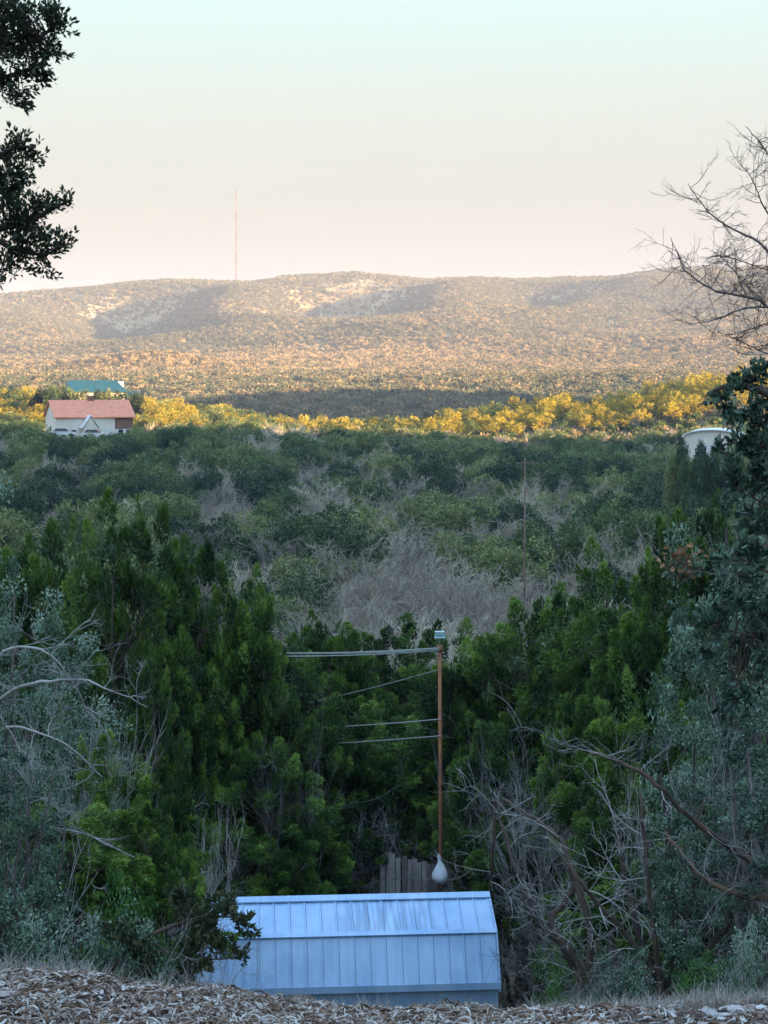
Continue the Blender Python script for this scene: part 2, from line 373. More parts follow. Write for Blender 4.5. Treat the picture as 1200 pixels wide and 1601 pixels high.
def oak(seed,Ht=5,Wd=4,ncl=120,per=120,leaf=.05,mat='oak',ntw=24,low=.3,twigmat='twig',crad=.36,nb=14,barkm='oakbark'):
    rng=np.random.default_rng(seed)
    lines=[];tw=[]
    nb0=nb; tips=[]
    p=wob(rng,bez(np.array([0,0,-.3]),np.array([rng.normal()*.3,rng.normal()*.3,Ht*.5]),np.array([rng.normal()*.2,0,Ht*.2]),6),.05)
    lines.append((p,np.linspace(.028*Ht,.016*Ht,6)))
    for k in range(nb0):
        a=k*2.4+rng.normal()*.3; s=p[rng.integers(2,6)]
        e=np.array([math.cos(a)*Wd*.42*rng.uniform(.4,1),math.sin(a)*Wd*.42*rng.uniform(.4,1),Ht*rng.uniform(low+.1,.95)])
        q=wob(rng,bez(s,e,np.array([e[0]*.75,e[1]*.75,(s[2]+e[2])*.45]),8),.08)
        lines.append((q,np.linspace(.012*Ht,.004*Ht,8))); tips.append(q)
    C=[]
    for k in range(ncl):
        zt=rng.random(); a=rng.uniform(0,6.28); el=math.acos(1-1.35*rng.random())
        rr=rng.uniform(.55,1.0)**.5
        c=np.array([math.cos(a)*math.sin(el)*Wd*.5*rr,math.sin(a)*math.sin(el)*Wd*.5*rr,Ht*(low+(1-low)*.35)+math.cos(el)*Ht*(1-low)*.62*rr])
        c*=1+.12*math.sin(a*3+seed)+.06*rng.normal()
        C.append(c)
        q=tips[rng.integers(0,len(tips))]; s=q[rng.integers(3,8)]
        if np.linalg.norm(s-c)<Wd*.45: tw.append((wob(rng,bez(s,c,(s+c)/2+rng.normal(size=3)*.15,5),.03),np.linspace(.011,.004,5)))
    C=np.array(C); n=ncl*per; pi=np.repeat(np.arange(ncl),per)
    cr=rng.uniform(.5,1.3,ncl)*crad
    dd=rdir(rng,n); dd[:,2]=dd[:,2]*.7+.15; rr=rng.random(n)**.45
    pos=C[pi]+dd*(cr[pi]*rr)[:,None]
    d=unit(dd*.6+rng.normal(size=(n,3))*.8)
    LL=leaf*rng.uniform(.7,1.35,n)
    v,f=quad_leaves(pos,d,LL,LL*.5,rng)
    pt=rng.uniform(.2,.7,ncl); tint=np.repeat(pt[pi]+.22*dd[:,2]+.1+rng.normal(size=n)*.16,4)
    for k in range(ntw):
        q=tips[rng.integers(0,len(tips))]; s=q[rng.integers(2,8)]
        tw+=twigspray(rng,s,unit(s*[1,1,.3]+rng.normal(size=3)*.6+1e-6),rng.uniform(.5,1.2),.011,4,2,.7,.1)
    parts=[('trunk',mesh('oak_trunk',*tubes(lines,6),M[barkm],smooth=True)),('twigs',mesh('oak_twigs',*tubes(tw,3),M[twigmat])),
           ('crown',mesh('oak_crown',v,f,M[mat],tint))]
    return parts
def bare(seed,Ht=6,Wd=4,n1=9,mat='twig',tr=.1,k=5,lev=3,thin=1.0):
    rng=np.random.default_rng(seed); lines=[];tw=[]
    p=wob(rng,bez(np.array([0,0,-.3]),np.array([rng.normal()*.3,rng.normal()*.3,Ht*.55]),np.array([rng.normal()*.2,0,Ht*.25]),6),.06)
    lines.append((p,np.linspace(tr,tr*.5,6)))
    for j in range(n1):
        a=j*2.4+rng.normal()*.3; s=p[rng.integers(1,6)]
        d=unit(np.array([math.cos(a)*Wd/Ht,math.sin(a)*Wd/Ht,rng.uniform(.55,1.4)]))
        tw+=twigspray(rng,s,d,(Ht-s[2])*rng.uniform(.55,.85),tr*.4*thin,k,lev,.55,.25)
    return [('trunk',mesh('bare_trunk',*tubes(lines,6),M[mat])),('twigs',mesh('bare_twigs',*tubes(tw,3),M[mat]))]
def tuftcrown(seed,Ht,Wd,ncl,per,leaf,mat,low=.15,asp=.45,tk=.12,top=1.0,trunkmat='bark'):
    """middle-distance tree: lumpy crown of leaf tufts on a short forked trunk"""
    rng=np.random.default_rng(seed)
    lob=[(rng.normal(size=3)*[Wd*.22,Wd*.22,Ht*.16]+[0,0,Ht*(.55+.0*low)],rng.uniform(.45,.75)) for _ in range(6)]
    pi=rng.integers(0,6,ncl); c0=np.array([l[0] for l in lob]); s0=np.array([l[1] for l in lob])
    dd=rdir(rng,ncl); C=c0[pi]+dd*np.array([Wd*.42,Wd*.42,Ht*.40*top])*s0[pi][:,None]*(rng.uniform(.5,1,ncl)**.5)[:,None]
    C[:,2]=np.clip(C[:,2],Ht*low,Ht*1.05)
    n=ncl*per; ci=np.repeat(np.arange(ncl),per); d=rdir(rng,n); d[:,2]+=.35; d=unit(d)
    cr=rng.uniform(.6,1.2,ncl)*Wd*.09
    pos=C[ci]+d*(cr[ci]*rng.random(n)**.4)[:,None]
    LL=leaf*rng.uniform(.6,1.4,n); v,f=tri_leaves(pos,unit(d+rng.normal(size=(n,3))*.5),LL,LL*asp,rng)
    pt=rng.uniform(.2,.75,ncl); tint=np.repeat(pt[ci]+rng.normal(size=n)*.08,3)
    tr=[]
    for j in range(4):
        e=c0[j]; tr.append((bez(np.array([0,0,-.4]),e,np.array([e[0]*.3,e[1]*.3,e[2]*.5]),5),np.linspace(tk,tk*.35,5)))
        for q in range(4):
            g=C[rng.integers(0,ncl)]; tr.append((bez(e*.8,g,(e+g)/2,4),np.linspace(tk*.3,tk*.12,4)))
    return [('trunk',mesh('wood_trunk',*tubes(tr,5),M[trunkmat])),('crown',mesh('wood_crown',v,f,M[mat],tint))]
def plant_tree(name,parts,loc,rz,sc,label,cat,group=None,skip=()):
    e=empty(name,loc,rz,sc if isinstance(sc,(tuple,list)) else (sc,)*3)
    for pn,me in parts:
        if pn in skip: continue
        obj(pn,me,e)
    return tag(e,label,cat,group)
TOPC={}
def topz(parts):
    me=parts[-1][1]
    if me.name not in TOPC: TOPC[me.name]=max(v.co.z for v in me.vertices)
    return TOPC[me.name]
def gz(x,y): return float(H(x,y))
# scatter through geometry nodes for masses nobody could count
def scatter(name,pts,scl,rz,protos,label,tilt=None,idx=None):
    rng=np.random.default_rng(len(pts))
    me=bpy.data.meshes.new(name); me.vertices.add(len(pts)); me.vertices.foreach_set('co',np.asarray(pts,np.float32).ravel())
    for nm,val,tp in (('sc',scl,'FLOAT'),('rz',rz,'FLOAT'),('tl',np.zeros(len(pts)) if tilt is None else tilt,'FLOAT'),('pk',rng.integers(0,len(protos),len(pts)) if idx is None else idx,'INT')):
        a=me.attributes.new(nm,tp,'POINT'); a.data.foreach_set('value',np.asarray(val,np.int32 if tp=='INT' else np.float32))
    o=obj(name,me)
    g=bpy.data.node_groups.new(name+'_nodes','GeometryNodeTree')
    g.interface.new_socket('Geometry',in_out='INPUT',socket_type='NodeSocketGeometry'); g.interface.new_socket('Geometry',in_out='OUTPUT',socket_type='NodeSocketGeometry')
    N=g.nodes; Lk=g.links; gi=N.new('NodeGroupInput'); go=N.new('NodeGroupOutput'); jn=N.new('GeometryNodeJoinGeometry')
    def attr(nm,tp):
        a=N.new('GeometryNodeInputNamedAttribute'); a.data_type=tp; a.inputs[0].default_value=nm; return a.outputs[0]
    cx=N.new('ShaderNodeCombineXYZ'); Lk.new(attr('tl','FLOAT'),cx.inputs[0]); Lk.new(attr('rz','FLOAT'),cx.inputs[2])
    pk=attr('pk','INT'); scn=attr('sc','FLOAT')
    for k,pm in enumerate(protos):
        po=bpy.data.objects.new(name+'_proto',pm)
        oi=N.new('GeometryNodeObjectInfo'); oi.inputs['Object'].default_value=po; oi.inputs['As Instance'].default_value=True
        cmp_=N.new('FunctionNodeCompare'); cmp_.data_type='INT'; cmp_.operation='EQUAL'; Lk.new(pk,cmp_.inputs[2]); cmp_.inputs[3].default_value=k
        ip=N.new('GeometryNodeInstanceOnPoints'); Lk.new(gi.outputs[0],ip.inputs['Points']); Lk.new(cmp_.outputs[0],ip.inputs['Selection'])
        Lk.new(oi.outputs['Geometry'],ip.inputs['Instance']); Lk.new(cx.outputs[0],ip.inputs['Rotation']); Lk.new(scn,ip.inputs['Scale'])
        Lk.new(ip.outputs[0],jn.inputs[0])
    Lk.new(jn.outputs[0],go.inputs[0])
    md=o.modifiers.new('scatter','NODES'); md.node_group=g
    return tag(o,label,kind='stuff')
def merge_parts(parts,name,mats):
    """one mesh out of a trunk and a crown, for far copies"""
    vs=[];fs=[];ti=[];mi=[];k=0
    ml=[]
    for pn,me in parts:
        n=len(me.vertices); co=np.empty(n*3,np.float32); me.vertices.foreach_get('co',co)
        for p in me.polygons:
            fs.append([v+k for v in p.vertices]); mi.append(len(ml))
        ml.append(me.materials[0])
        if 'tint' in me.attributes:
            t=np.empty(n,np.float32); me.attributes['tint'].data.foreach_get('value',t)
        else: t=np.full(n,.5)
        ti.append(t); vs.append(co.reshape(-1,3)); k+=n
    V=np.concatenate(vs); T=np.concatenate(ti)
    me=bpy.data.meshes.new(name); me.from_pydata(V.tolist(),[],fs)
    for m in ml: me.materials.append(m)
    me.polygons.foreach_set('material_index',mi)
    a=me.attributes.new('tint','FLOAT','POINT'); a.data.foreach_set('value',T); me.update(); return me
# ================================================================ FAR: hills scrub, plain, tower
rng=np.random.default_rng(11)
def wedge(y0,y1,n,fx=.245,pad=4):
    y=np.sqrt(rng.uniform(y0*y0,y1*y1,n)); x=rng.uniform(-1,1,n)*(fx*y+pad); return x,y
pr_g=[tuftcrown(100+k,1,1.25,30,16,.20,'scrubA',low=.05,tk=.05,trunkmat='bark')[1][1] for k in range(3)]
pr_c=[tuftcrown(120+k,1,1.25,30,16,.20,'scrubC',low=.05,tk=.05,trunkmat='bark')[1][1] for k in range(3)]
pr_b=[tuftcrown(110+k,1,1.25,30,16,.20,'scrubB',low=.05,tk=.05,trunkmat='bark')[1][1] for k in range(3)]
x,y=wedge(1150,2720,80000)
dens=fbm(x/60,y/110,4)+.25
keep=rng.random(len(x))<np.clip(.75+.6*dens,.3,1)
x,y=x[keep],y[keep]; z=H(x,y)
idx=(rng.integers(0,3,len(x))+3*(rng.random(len(x))<np.clip(.30+.3*fbm(x/200+5,y/200,3)+.35*(y<1750)-.18*(y>2000),.04,1))).astype(int)
scatter('hill_scrub',np.stack([x,y,z-.3],-1),rng.uniform(2.0,4.6,len(x)),rng.uniform(0,6.28,len(x)),pr_g+pr_b,'grey green and tan scrub scattered over the far sunlit hills',idx=idx)
x,y=wedge(560,1180,30000)
dens=fbm(x/50+3,y/70,3); keep=rng.random(len(x))<np.clip(.8+.8*dens,.2,1); x,y=x[keep],y[keep]
pxx=CX+F*x/y
ok=~((y<640)&(np.abs(pxx-150)<75)); x,y=x[ok],y[ok]; z=H(x,y)
idx=(rng.integers(0,3,len(x))+3*(rng.random(len(x))<.45)+6*0).astype(int); mC=(y<1030)&(rng.random(len(x))<.65); idx[mC]=rng.integers(6,9,mC.sum())
scatter('valley_woods',np.stack([x,y,z-.3],-1),rng.uniform(2.6,5.2,len(x)),rng.uniform(0,6.28,len(x)),pr_g+pr_b+pr_c,'low brown and green woods on the plain below the far hills',idx=idx)
# radio mast on the crest
M['mastred']=plain_mat('mast_red_paint',(.10,.035,.035),.6); M['mastwhite']=plain_mat('mast_white_paint',(.17,.12,.12),.6); M['steel']=plain_mat('galvanised_steel',(.45,.46,.48),.45,metal=.6)
mx,my=P(369,438,2620)[0],2620
mz=gz(mx,my)-1; mast=empty('radio_mast',(mx,my,mz)); tag(mast,'tall thin red and white guyed radio mast on the far ridge','mast')
mtop=P(369,298,2620)[2]-mz; nsec=9
for k in range(nsec):
    z0,z1=mtop*k/nsec,mtop*(k+1)/nsec; b=MB(); w=1.25; pts=[(w,0),(-w*.5,w*.87),(-w*.5,-w*.87)]
    for (a,c) in pts: b.tube([(a,c,z0),(a,c,z1)],.24,4)
    for j in range(5):
        za,zb=z0+(z1-z0)*j/5,z0+(z1-z0)*(j+1)/5
        for q in range(3):
            a,c=pts[q],pts[(q+1)%3]; b.tube([(a[0],a[1],za),(c[0],c[1],zb)],.14,3)
    o=obj('mast_section',b.mesh('mast_section',M['mastred' if k%2==0 else 'mastwhite']),mast)
for a in (0.4,2.5,4.6):
    for hh in (.5,.96):
        obj('guy_wire',MB().tube([(0,0,mtop*hh),(math.cos(a)*55,math.sin(a)*55,0)],.05,3).mesh('guy_wire',M['steel']),mast)
# ================================================================ GOLD RIDGE TREES (things) and the slope behind the houses
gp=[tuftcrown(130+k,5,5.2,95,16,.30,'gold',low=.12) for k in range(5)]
gpm=[tuftcrown(140+k,5,5.2,95,16,.30,'midgreen',low=.12) for k in range(3)]
def cap_y(px):
    return np.interp(px,[-200,0,60,66,225,235,300,400,560,650,740,800,900,1000,1060,1200,1400],[655,650,652,670,670,656,654,656,658,668,672,676,676,668,664,660,660])
taken=[]
def sampler(y0,y1,n,gap,fx=.24):
    out=[];cell={}
    x,y=wedge(y0,y1,n,fx)
    for a,b in zip(x,y):
        k=(int(a//gap),int(b//gap)); bad=False
        for i in (-1,0,1):
            for j in (-1,0,1):
                for (p,q) in cell.get((k[0]+i,k[1]+j),()):
                    if (p-a)**2+(q-b)**2<gap*gap: bad=True
        if not bad: cell.setdefault(k,[]).append((a,b)); out.append((a,b))
    return out
def side(px):
    for lim,t in ((25,'at the left edge'),(78,'left of the salmon house'),(150,'under the salmon roof'),(212,'under the brick wing'),(275,'by the salmon house'),(340,'left of the mast line'),(400,'below the radio mast'),
       (455,'right of the mast line'),(520,'above the wire ends'),(590,'above the wires'),(655,'left of the box lamp'),(725,'above the box lamp'),(785,'right of the box lamp'),(815,'left of the utility pole'),(850,'beside the utility pole'),
       (915,'right of the utility pole'),(980,'over the tall spire'),(1040,'left of the metal barn'),(1105,'under the metal barn'),(1165,'right of the metal barn')):
        if px<lim: return t
    return 'at the right edge'
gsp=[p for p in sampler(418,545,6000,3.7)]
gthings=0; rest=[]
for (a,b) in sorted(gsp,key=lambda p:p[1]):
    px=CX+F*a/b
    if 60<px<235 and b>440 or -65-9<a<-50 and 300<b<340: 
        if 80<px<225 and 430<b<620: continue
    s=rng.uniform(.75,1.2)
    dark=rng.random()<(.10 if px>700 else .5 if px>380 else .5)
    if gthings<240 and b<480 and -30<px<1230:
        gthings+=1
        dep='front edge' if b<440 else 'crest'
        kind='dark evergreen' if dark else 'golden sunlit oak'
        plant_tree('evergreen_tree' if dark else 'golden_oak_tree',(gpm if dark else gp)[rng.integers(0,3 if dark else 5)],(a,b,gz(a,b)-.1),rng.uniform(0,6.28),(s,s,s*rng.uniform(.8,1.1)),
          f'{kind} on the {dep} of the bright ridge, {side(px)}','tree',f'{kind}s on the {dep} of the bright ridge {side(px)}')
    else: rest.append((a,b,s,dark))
rp=np.array([(a,b,gz(a,b)-.1) for a,b,s,d in rest])
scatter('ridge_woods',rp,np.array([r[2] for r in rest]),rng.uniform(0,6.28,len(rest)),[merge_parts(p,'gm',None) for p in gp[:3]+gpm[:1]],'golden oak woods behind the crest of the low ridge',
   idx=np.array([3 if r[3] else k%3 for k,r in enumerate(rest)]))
# ================================================================ MIDDLE VALLEY WOODS
mg=[tuftcrown(150+k,5.2,5.0,210,22,.26,'midgreen',low=.10) for k in range(5)]
def bareclump(seed,Ht=5.5,Wd=4.5,mat='midbare'):
    rg=np.random.default_rng(seed); tw=[];tr=[]
    for j in range(13):
        a=rg.uniform(0,6.28); s=np.array([math.cos(a)*.3,math.sin(a)*.3,-.2]); d=unit(np.array([math.cos(a)*.75,math.sin(a)*.75,1.0])+rg.normal(size=3)*.2)
        tw+=twigspray(rg,s,d,Ht*rg.uniform(.6,.8),.05,5,3,.62,.15)
    tr=[l for l in tw if l[1][0]>.04]; tw=[l for l in tw if l[1][0]<=.04]
    tw=[(p,np.maximum(r,.014)) for p,r in tw]
    v,f=tubes(tr,5); v2,f2=tubes(tw,3)
    t2=np.clip(.35+.12*v2[:,2]/Ht*2+rg.normal()*.05,0,1)
    return [('trunk',mesh('bare_stems',v,f,M['twig'])),('crown',mesh('bare_twigs',v2,f2,M['midbare'],t2))]
mb=[bareclump(170+k) for k in range(4)]
def region(px,py):
    """share of leafless trees, read off the photo: grey and beige patches"""
    s=0
    for cx_,cy_,wx,wy,a in ((640,930,240,60,1.15),(640,1000,260,60,1.15),(470,850,60,45,.8),(360,810,60,40,.6),(690,845,60,28,.75),(540,800,60,30,.6),(850,820,70,30,.7),(610,735,60,30,.4),(420,680,60,25,.55),(600,668,150,16,.45),(1020,680,90,50,.75),(300,660,80,18,.5),(880,700,60,25,.25),(760,950,120,40,.6)):
        s=max(s,1.0*a*math.exp(-((px-cx_)/wx)**2-((py-cy_)/wy)**2))
    return s
ms=sampler(48,416,15000,4.3)
ms.sort(key=lambda p:p[1])
cnt={'g':0,'b':0}; rest=[]
for (a,b) in ms:
    px=CX+F*a/b
    if b<62 and abs(a)<6: pass
    if -80<a<-46 and 300<b<345: continue
    if 20<a+0<80 and 225<b<246 and abs(a-P(1112,0,230.)[0])<6: continue
    if 307<b<345 and 60<px<230: continue
    g=gz(a,b); s=rng.uniform(.75,1.5)
    tip=proj(a,b,g+5.4*s)[1]
    py=proj(a,b,g+3.5)[1]
    cy_=float(cap_y(px))+(5*math.sin(px/37.)+4*math.sin(px/13.+2)+rng.uniform(-3,4) if not 55<px<240 else 0)
    if b>180 and tip<cy_:
        hh=(proj(a,b,g)[1]-cy_)/F*b; s2=hh/5.6
        if s2<.28: continue
        s=min(s,s2)
    br=rng.random()<region(px,py)+.06+.45*max(0,float(fbm(a/22+50,b/30,2)))
    k='b' if br else 'g'
    if br: s*=.88
    if cnt[k]<(150 if br else 230) and -60<px<1260:
        cnt[k]+=1
        band='foot' if b<75 else 'near floor' if b<105 else 'far floor' if b<150 else 'lower slope' if b<190 else 'upper slope'; tone='tall' if s>1.08 else 'low' if s<.82 else 'middling'
        if br: plant_tree('leafless_tree',mb[rng.integers(0,4)],(a,b,g-.1),rng.uniform(0,6.28),(s,s,s*rng.uniform(.85,1.1)),
            f'{tone} leafless tree on the {band} of the shade, {side(px)}','tree',f'{tone} leafless trees on the {band} {side(px)}')
        else: plant_tree('evergreen_tree',mg[rng.integers(0,5)],(a,b,g-.1),rng.uniform(0,6.28),(s,s,s*rng.uniform(.8,1.15)),
            f'{tone} green tree on the {band} of the shade, {side(px)}','tree',f'{tone} evergreens on the {band} {side(px)}')
    else: rest.append((a,b,g-.1,s,br))
scatter('slope_woods',np.array([r[:3] for r in rest]),np.array([r[3] for r in rest]),rng.uniform(0,6.28,len(rest)),[merge_parts(p,'wm',None) for p in mg+mb],'dark shaded woods covering the far side of the valley',
   idx=np.array([(5+k%4) if r[4] else k%5 for k,r in enumerate(rest)]))
# undergrowth between the trunks
x,y=wedge(40,420,9000,.245,6); ok=~((x>-80)&(x<-46)&(y>300)&(y<340)); x,y=x[ok],y[ok]
scatter('undergrowth',np.stack([x,y,H(x,y)-.2],-1),rng.uniform(.8,1.9,len(x)),rng.uniform(0,6.28,len(x)),
  [tuftcrown(180+k,1,1.5,22,10,.26,'midgreen',low=.05)[1][1] for k in range(2)]+[tuftcrown(184,1,1.5,22,10,.26,'scrubB',low=.05)[1][1]],'low brushy undergrowth on the shaded valley floor')
# trees that screen the foot of the buildings
def screen(lst,lab,grp):
    for (px,ptp,D,s) in lst:
        x=(px-CX)/F*D; z=P(px,ptp,D)[2]-5.3*s; g=gz(x,D)
        plant_tree('evergreen_tree',mg[int(px)%5],(x,D,min(z,g)),px,(s,s,(P(px,ptp,D)[2]-min(z,g))/topz(mg[int(px)%5])),lab,'tree',grp)
screen([(1062,684,215,.75),(1085,680,212,.8),(1110,683,214,.75),(1135,679,211,.8),(1158,676,215,.75),(1072,700,208,.8),(1100,704,206,.9),(1128,702,205,.85),(1150,698,207,.8)],'dark bushy tree standing in front of the metal barn','trees in front of the metal barn')
screen([(62,602,452,1.2),(84,596,450,1.2),(98,602,448,1.0),(112,606,447,1.0),(126,605,448,1.0),(140,606,447,1.0),(154,606,448,1.0),(168,605,447,1.0),(182,606,447,1.0),(196,607,446,1.0),(212,608,446,1.0)],'dark tree between the teal roofed and the salmon roofed house','trees between the two houses')
screen([(60,672,300,.8),(78,676,297,.7),(96,678,296,.6),(116,676,297,.7),(135,679,296,.6),(158,676,297,.7),(176,674,298,.8),(196,671,299,.8),(216,660,302,.9)],'dark bushy tree screening the front of the salmon roofed house','trees before the salmon roofed house')
# ================================================================ HOUSES AND BUILDINGS
M['salmon']=plain_mat('salmon_roof',(.85,.30,.17),.55,.10,1.5); M['cream']=plain_mat('cream_wall',(.86,.80,.70),.8,.06,1); M['brickw']=plain_mat('brown_brick_wall',(.30,.17,.12),.85,.2,5)
M['teal']=plain_mat('teal_metal_roof',(.010,.085,.11),.6,.1,1); M['glass']=plain_mat('window_glass',(.03,.04,.05),.08,.1,1); M['whitep']=plain_mat('white_paint',(.78,.78,.78),.5,.05,2)
M['darkt']=plain_mat('tyre_rubber',(.02,.02,.02),.8); M['carw']=plain_mat('car_white_paint',(.75,.77,.8),.25,.03,2); M['carb']=plain_mat('car_dark_paint',(.03,.04,.07),.25,.03,2)
def roof_gable(b,x0,x1,y0,y1,ze,zr,t=.18,ov=.4):
    ym=(y0+y1)/2; s=(zr-ze)/(ym-y0); e=ze-ov*s
    b.prism([(y0-ov,e),(ym,zr),(y1+ov,e),(y1+ov,e+t),(ym,zr+t),(y0-ov,e+t)],'x',x0-ov,x1+ov)
D0=318.; hx0,_,_=P(84,680,D0); hx1=P(207,680,D0)[0]; hz=P(150,686,D0)[2]-.6
zr=P(150,627,D0+4.5)[2]-hz; ze=P(150,652,D0)[2]-hz
house=empty('salmon_roofed_house',((hx0+hx1)/2,D0+2,hz),math.radians(22)); tag(house,'cream house with salmon gable roof and small front gable on the left rise','house')
L=(hx1-hx0); hw=L/2
w=MB(); w.prism([(0,0),(9,0),(9,ze),(4.5,zr-.05),(0,ze)],'x',-hw,hw*.52); obj('wall',w.mesh('wall',M['cream']),house)
w=MB(); w.prism([(0.02,0),(8.98,0),(8.98,ze),(4.5,zr-.08),(0.02,ze)],'x',hw*.52+.01,hw); obj('wall',w.mesh('brick_wing',M['brickw']),house)['label']='brown brick end wing'
b=MB(); roof_gable(b,-hw,hw,0,9,ze+.02,zr); rf=obj('roof',b.mesh('roof',M['salmon']),house)
obj('chimney',MB().box(-.2,4.2,zr-.5,.9,5.2,zr+.9).mesh('chimney',M['brickw']),rf)
xm=(-hw*.36-.1)/2; fg=MB(); fg.prism([(-hw*.36,0),(-.1,0),(-.1,2.6),(xm,4.5),(-hw*.36,2.6)],'y',-2.6,-.02); g=obj('front_gable',fg.mesh('front_gable',M['cream']),house)
r2=MB()
r2.prism([(-hw*.36-.35,2.40),(xm,4.62),(.25,2.40),(.25,2.52),(xm,4.76),(-hw*.36-.35,2.52)],'y',-2.8,3.0); obj('roof',r2.mesh('gable_roof',M['whitep']),g)
for k,xx in enumerate((.9,3.6)):
    gd=obj('garage_door',MB().box(xx,-.06,0,xx+2.3,-.005,2.2).mesh('garage_door',M['whitep']),house)
for xx in (-hw+.9,-hw+2.6,hw*.6,hw*.8):
    fr=obj('window',MB().box(xx,-.07,1.0,xx+1,-.005,2.2).mesh('window',M['whitep']),house); obj('pane',MB().box(xx+.08,-.085,1.08,xx+.92,-.07,2.12).mesh('pane',M['glass']),fr)
fr=obj('window',MB().box(-hw-.06,3.8,1.4,-hw-.004,5.0,2.8).mesh('window',M['whitep']),house); obj('pane',MB().box(-hw-.075,3.9,1.5,-hw-.06,4.9,2.7).mesh('pane',M['glass']),fr)
# teal roofed house behind
D1=470.; tx=P(148,610,D1)[0]; tz=P(148,624,D1)[2]-3.0
teal=empty('teal_roofed_house',(tx,D1,tz),math.radians(6)); tag(teal,'building with broad teal metal roof behind the salmon roofed house','house')
tzr=P(148,596,D1+5)[2]-tz; tze=P(148,613,D1)[2]-tz; tw_=(P(188,0,D1)[0]-P(100,0,D1)[0])/2
obj('wall',MB().prism([(0,0),(10,0),(10,tze),(5,tzr-.1),(0,tze)],'x',-tw_,tw_).mesh('wall',M['cream']),teal)
b=MB()
# hipped right end
zr_,ze_=tzr,tze-.1
vs=[(-tw_-.6,-.6,ze_),(tw_+1.2,-.6,ze_),(tw_+1.2,10.6,ze_),(-tw_-.6,10.6,ze_),(-tw_-.1,5,zr_),(tw_-1.8,5,zr_)]
vs+=[(a,c,d+.22) for a,c,d in vs]
b.poly(vs,[(0,4,5,1)[::-1],(1,5,2)[::-1],(2,5,4,3)[::-1],(3,4,0)[::-1],(6,7,11,10),(7,8,11),(8,9,10,11),(9,6,10),(0,1,7,6),(1,2,8,7),(2,3,9,8),(3,0,6,9)])
rf=obj('roof',b.mesh('roof',M['teal']),teal)
obj('porch_roof',MB().prism([(-1.5,-.9),(5,.1),(5,.28),(-1.5,-.72)],'x',tw_+1.25,tw_+4.4).mesh('porch_roof',M['teal']),teal,(0,0,tze))
obj('porch_post',MB().box(tw_+4.1,-1.2,0,tw_+4.25,-1.05,tze-.9).mesh('porch_post',M['whitep']),teal)
for xx in (-4,-1,2,4.5):
    fr=obj('window',MB().box(xx,-.07,1.0,xx+1.1,-.005,2.2).mesh('window',M['whitep']),teal); obj('pane',MB().box(xx+.08,-.085,1.08,xx+1.02,-.07,2.12).mesh('pane',M['glass']),fr)
# vehicles in front of the salmon house
def car(px,py,D,rz,mat,label):
    c=P(px,py,D); e=empty('parked_car',(c[0],D,c[2]-.8),rz); tag(e,label,'car','cars parked before the house')
    obj('body',MB().prism([(-2.2,.35),(2.2,.35),(2.25,.8),(1.3,.95),(-2.0,.98),(-2.25,.75)],'y',-.85,.85).mesh('body',mat),e)
    obj('cabin',MB().poly([(-1.7,-.8,.98),(1.1,-.8,.95),(1.1,.8,.95),(-1.7,.8,.98),(-1.2,-.62,1.48),(.4,-.62,1.48),(.4,.62,1.48),(-1.2,.62,1.48)],[(4,5,6,7),(0,1,5,4),(1,2,6,5),(2,3,7,6),(3,0,4,7)]).mesh('cabin',M['glass']),e)
    for xx in (-1.4,1.4):
        for yy in (-.88,.70):
            obj('wheel',MB().tube([(xx,yy,.33),(xx,yy+.18,.33)],.33,12).mesh('wheel',M['darkt']),e)
    return e
yard=float(hz)
car(98,676,308,.25,M['carw'],'white car parked at the left corner of the salmon roofed house')
car(148,678,309,-.1,M['carw'],'second white car parked before the garage of the salmon roofed house')
# small flat shed roof in the woods and pale metal building at right
D3=230.; c=P(1112,682,D3)
b3=empty('metal_barn',(c[0],D3,c[2]-2.5),-.25); tag(b3,'pale metal barn with rounded roof half hidden behind the right hand trees','barn')
arc=[(3.6*math.cos(t),2.4+.95*math.sin(t)) for t in np.linspace(0,math.pi,13)]
obj('roof',MB().prism([(x*1.05,z) for x,z in arc]+[(x,z-.12) for x,z in arc[::-1]],'y',-.3,9).mesh('roof',M['steelw'] if 'steelw' in M else M['whitep']),b3)
obj('wall',MB().prism([(-3.55,-3),(3.55,-3)]+[(x*.98,z-.13) for x,z in arc],'y',0,8.7).mesh('wall',M['cream']),b3)
obj('door',MB().box(-1.3,-.06,-2.9,1.3,-.004,1.6).mesh('door',M['whitep']),b3)
# distant utility pole
M['polewood']=bark_mat('weathered_pole_wood',(.10,.06,.045),(.22,.15,.12),5)
c=P(820,795,150.); up=empty('utility_pole',(c[0],150,gz(c[0],150))); tag(up,'thin brown utility pole standing among the valley trees right of centre','utility pole')
ht=P(820,716,150.)[2]-gz(c[0],150)
obj('pole',MB().tube([(0,0,-.5),(0,0,ht)],[.10,.07],8).mesh('pole',M['polewood'],True),up)
obj('crossarm',MB().box(-.7,-.06,ht-.5,.7,.06,ht-.38).mesh('crossarm',M['polewood']),up)
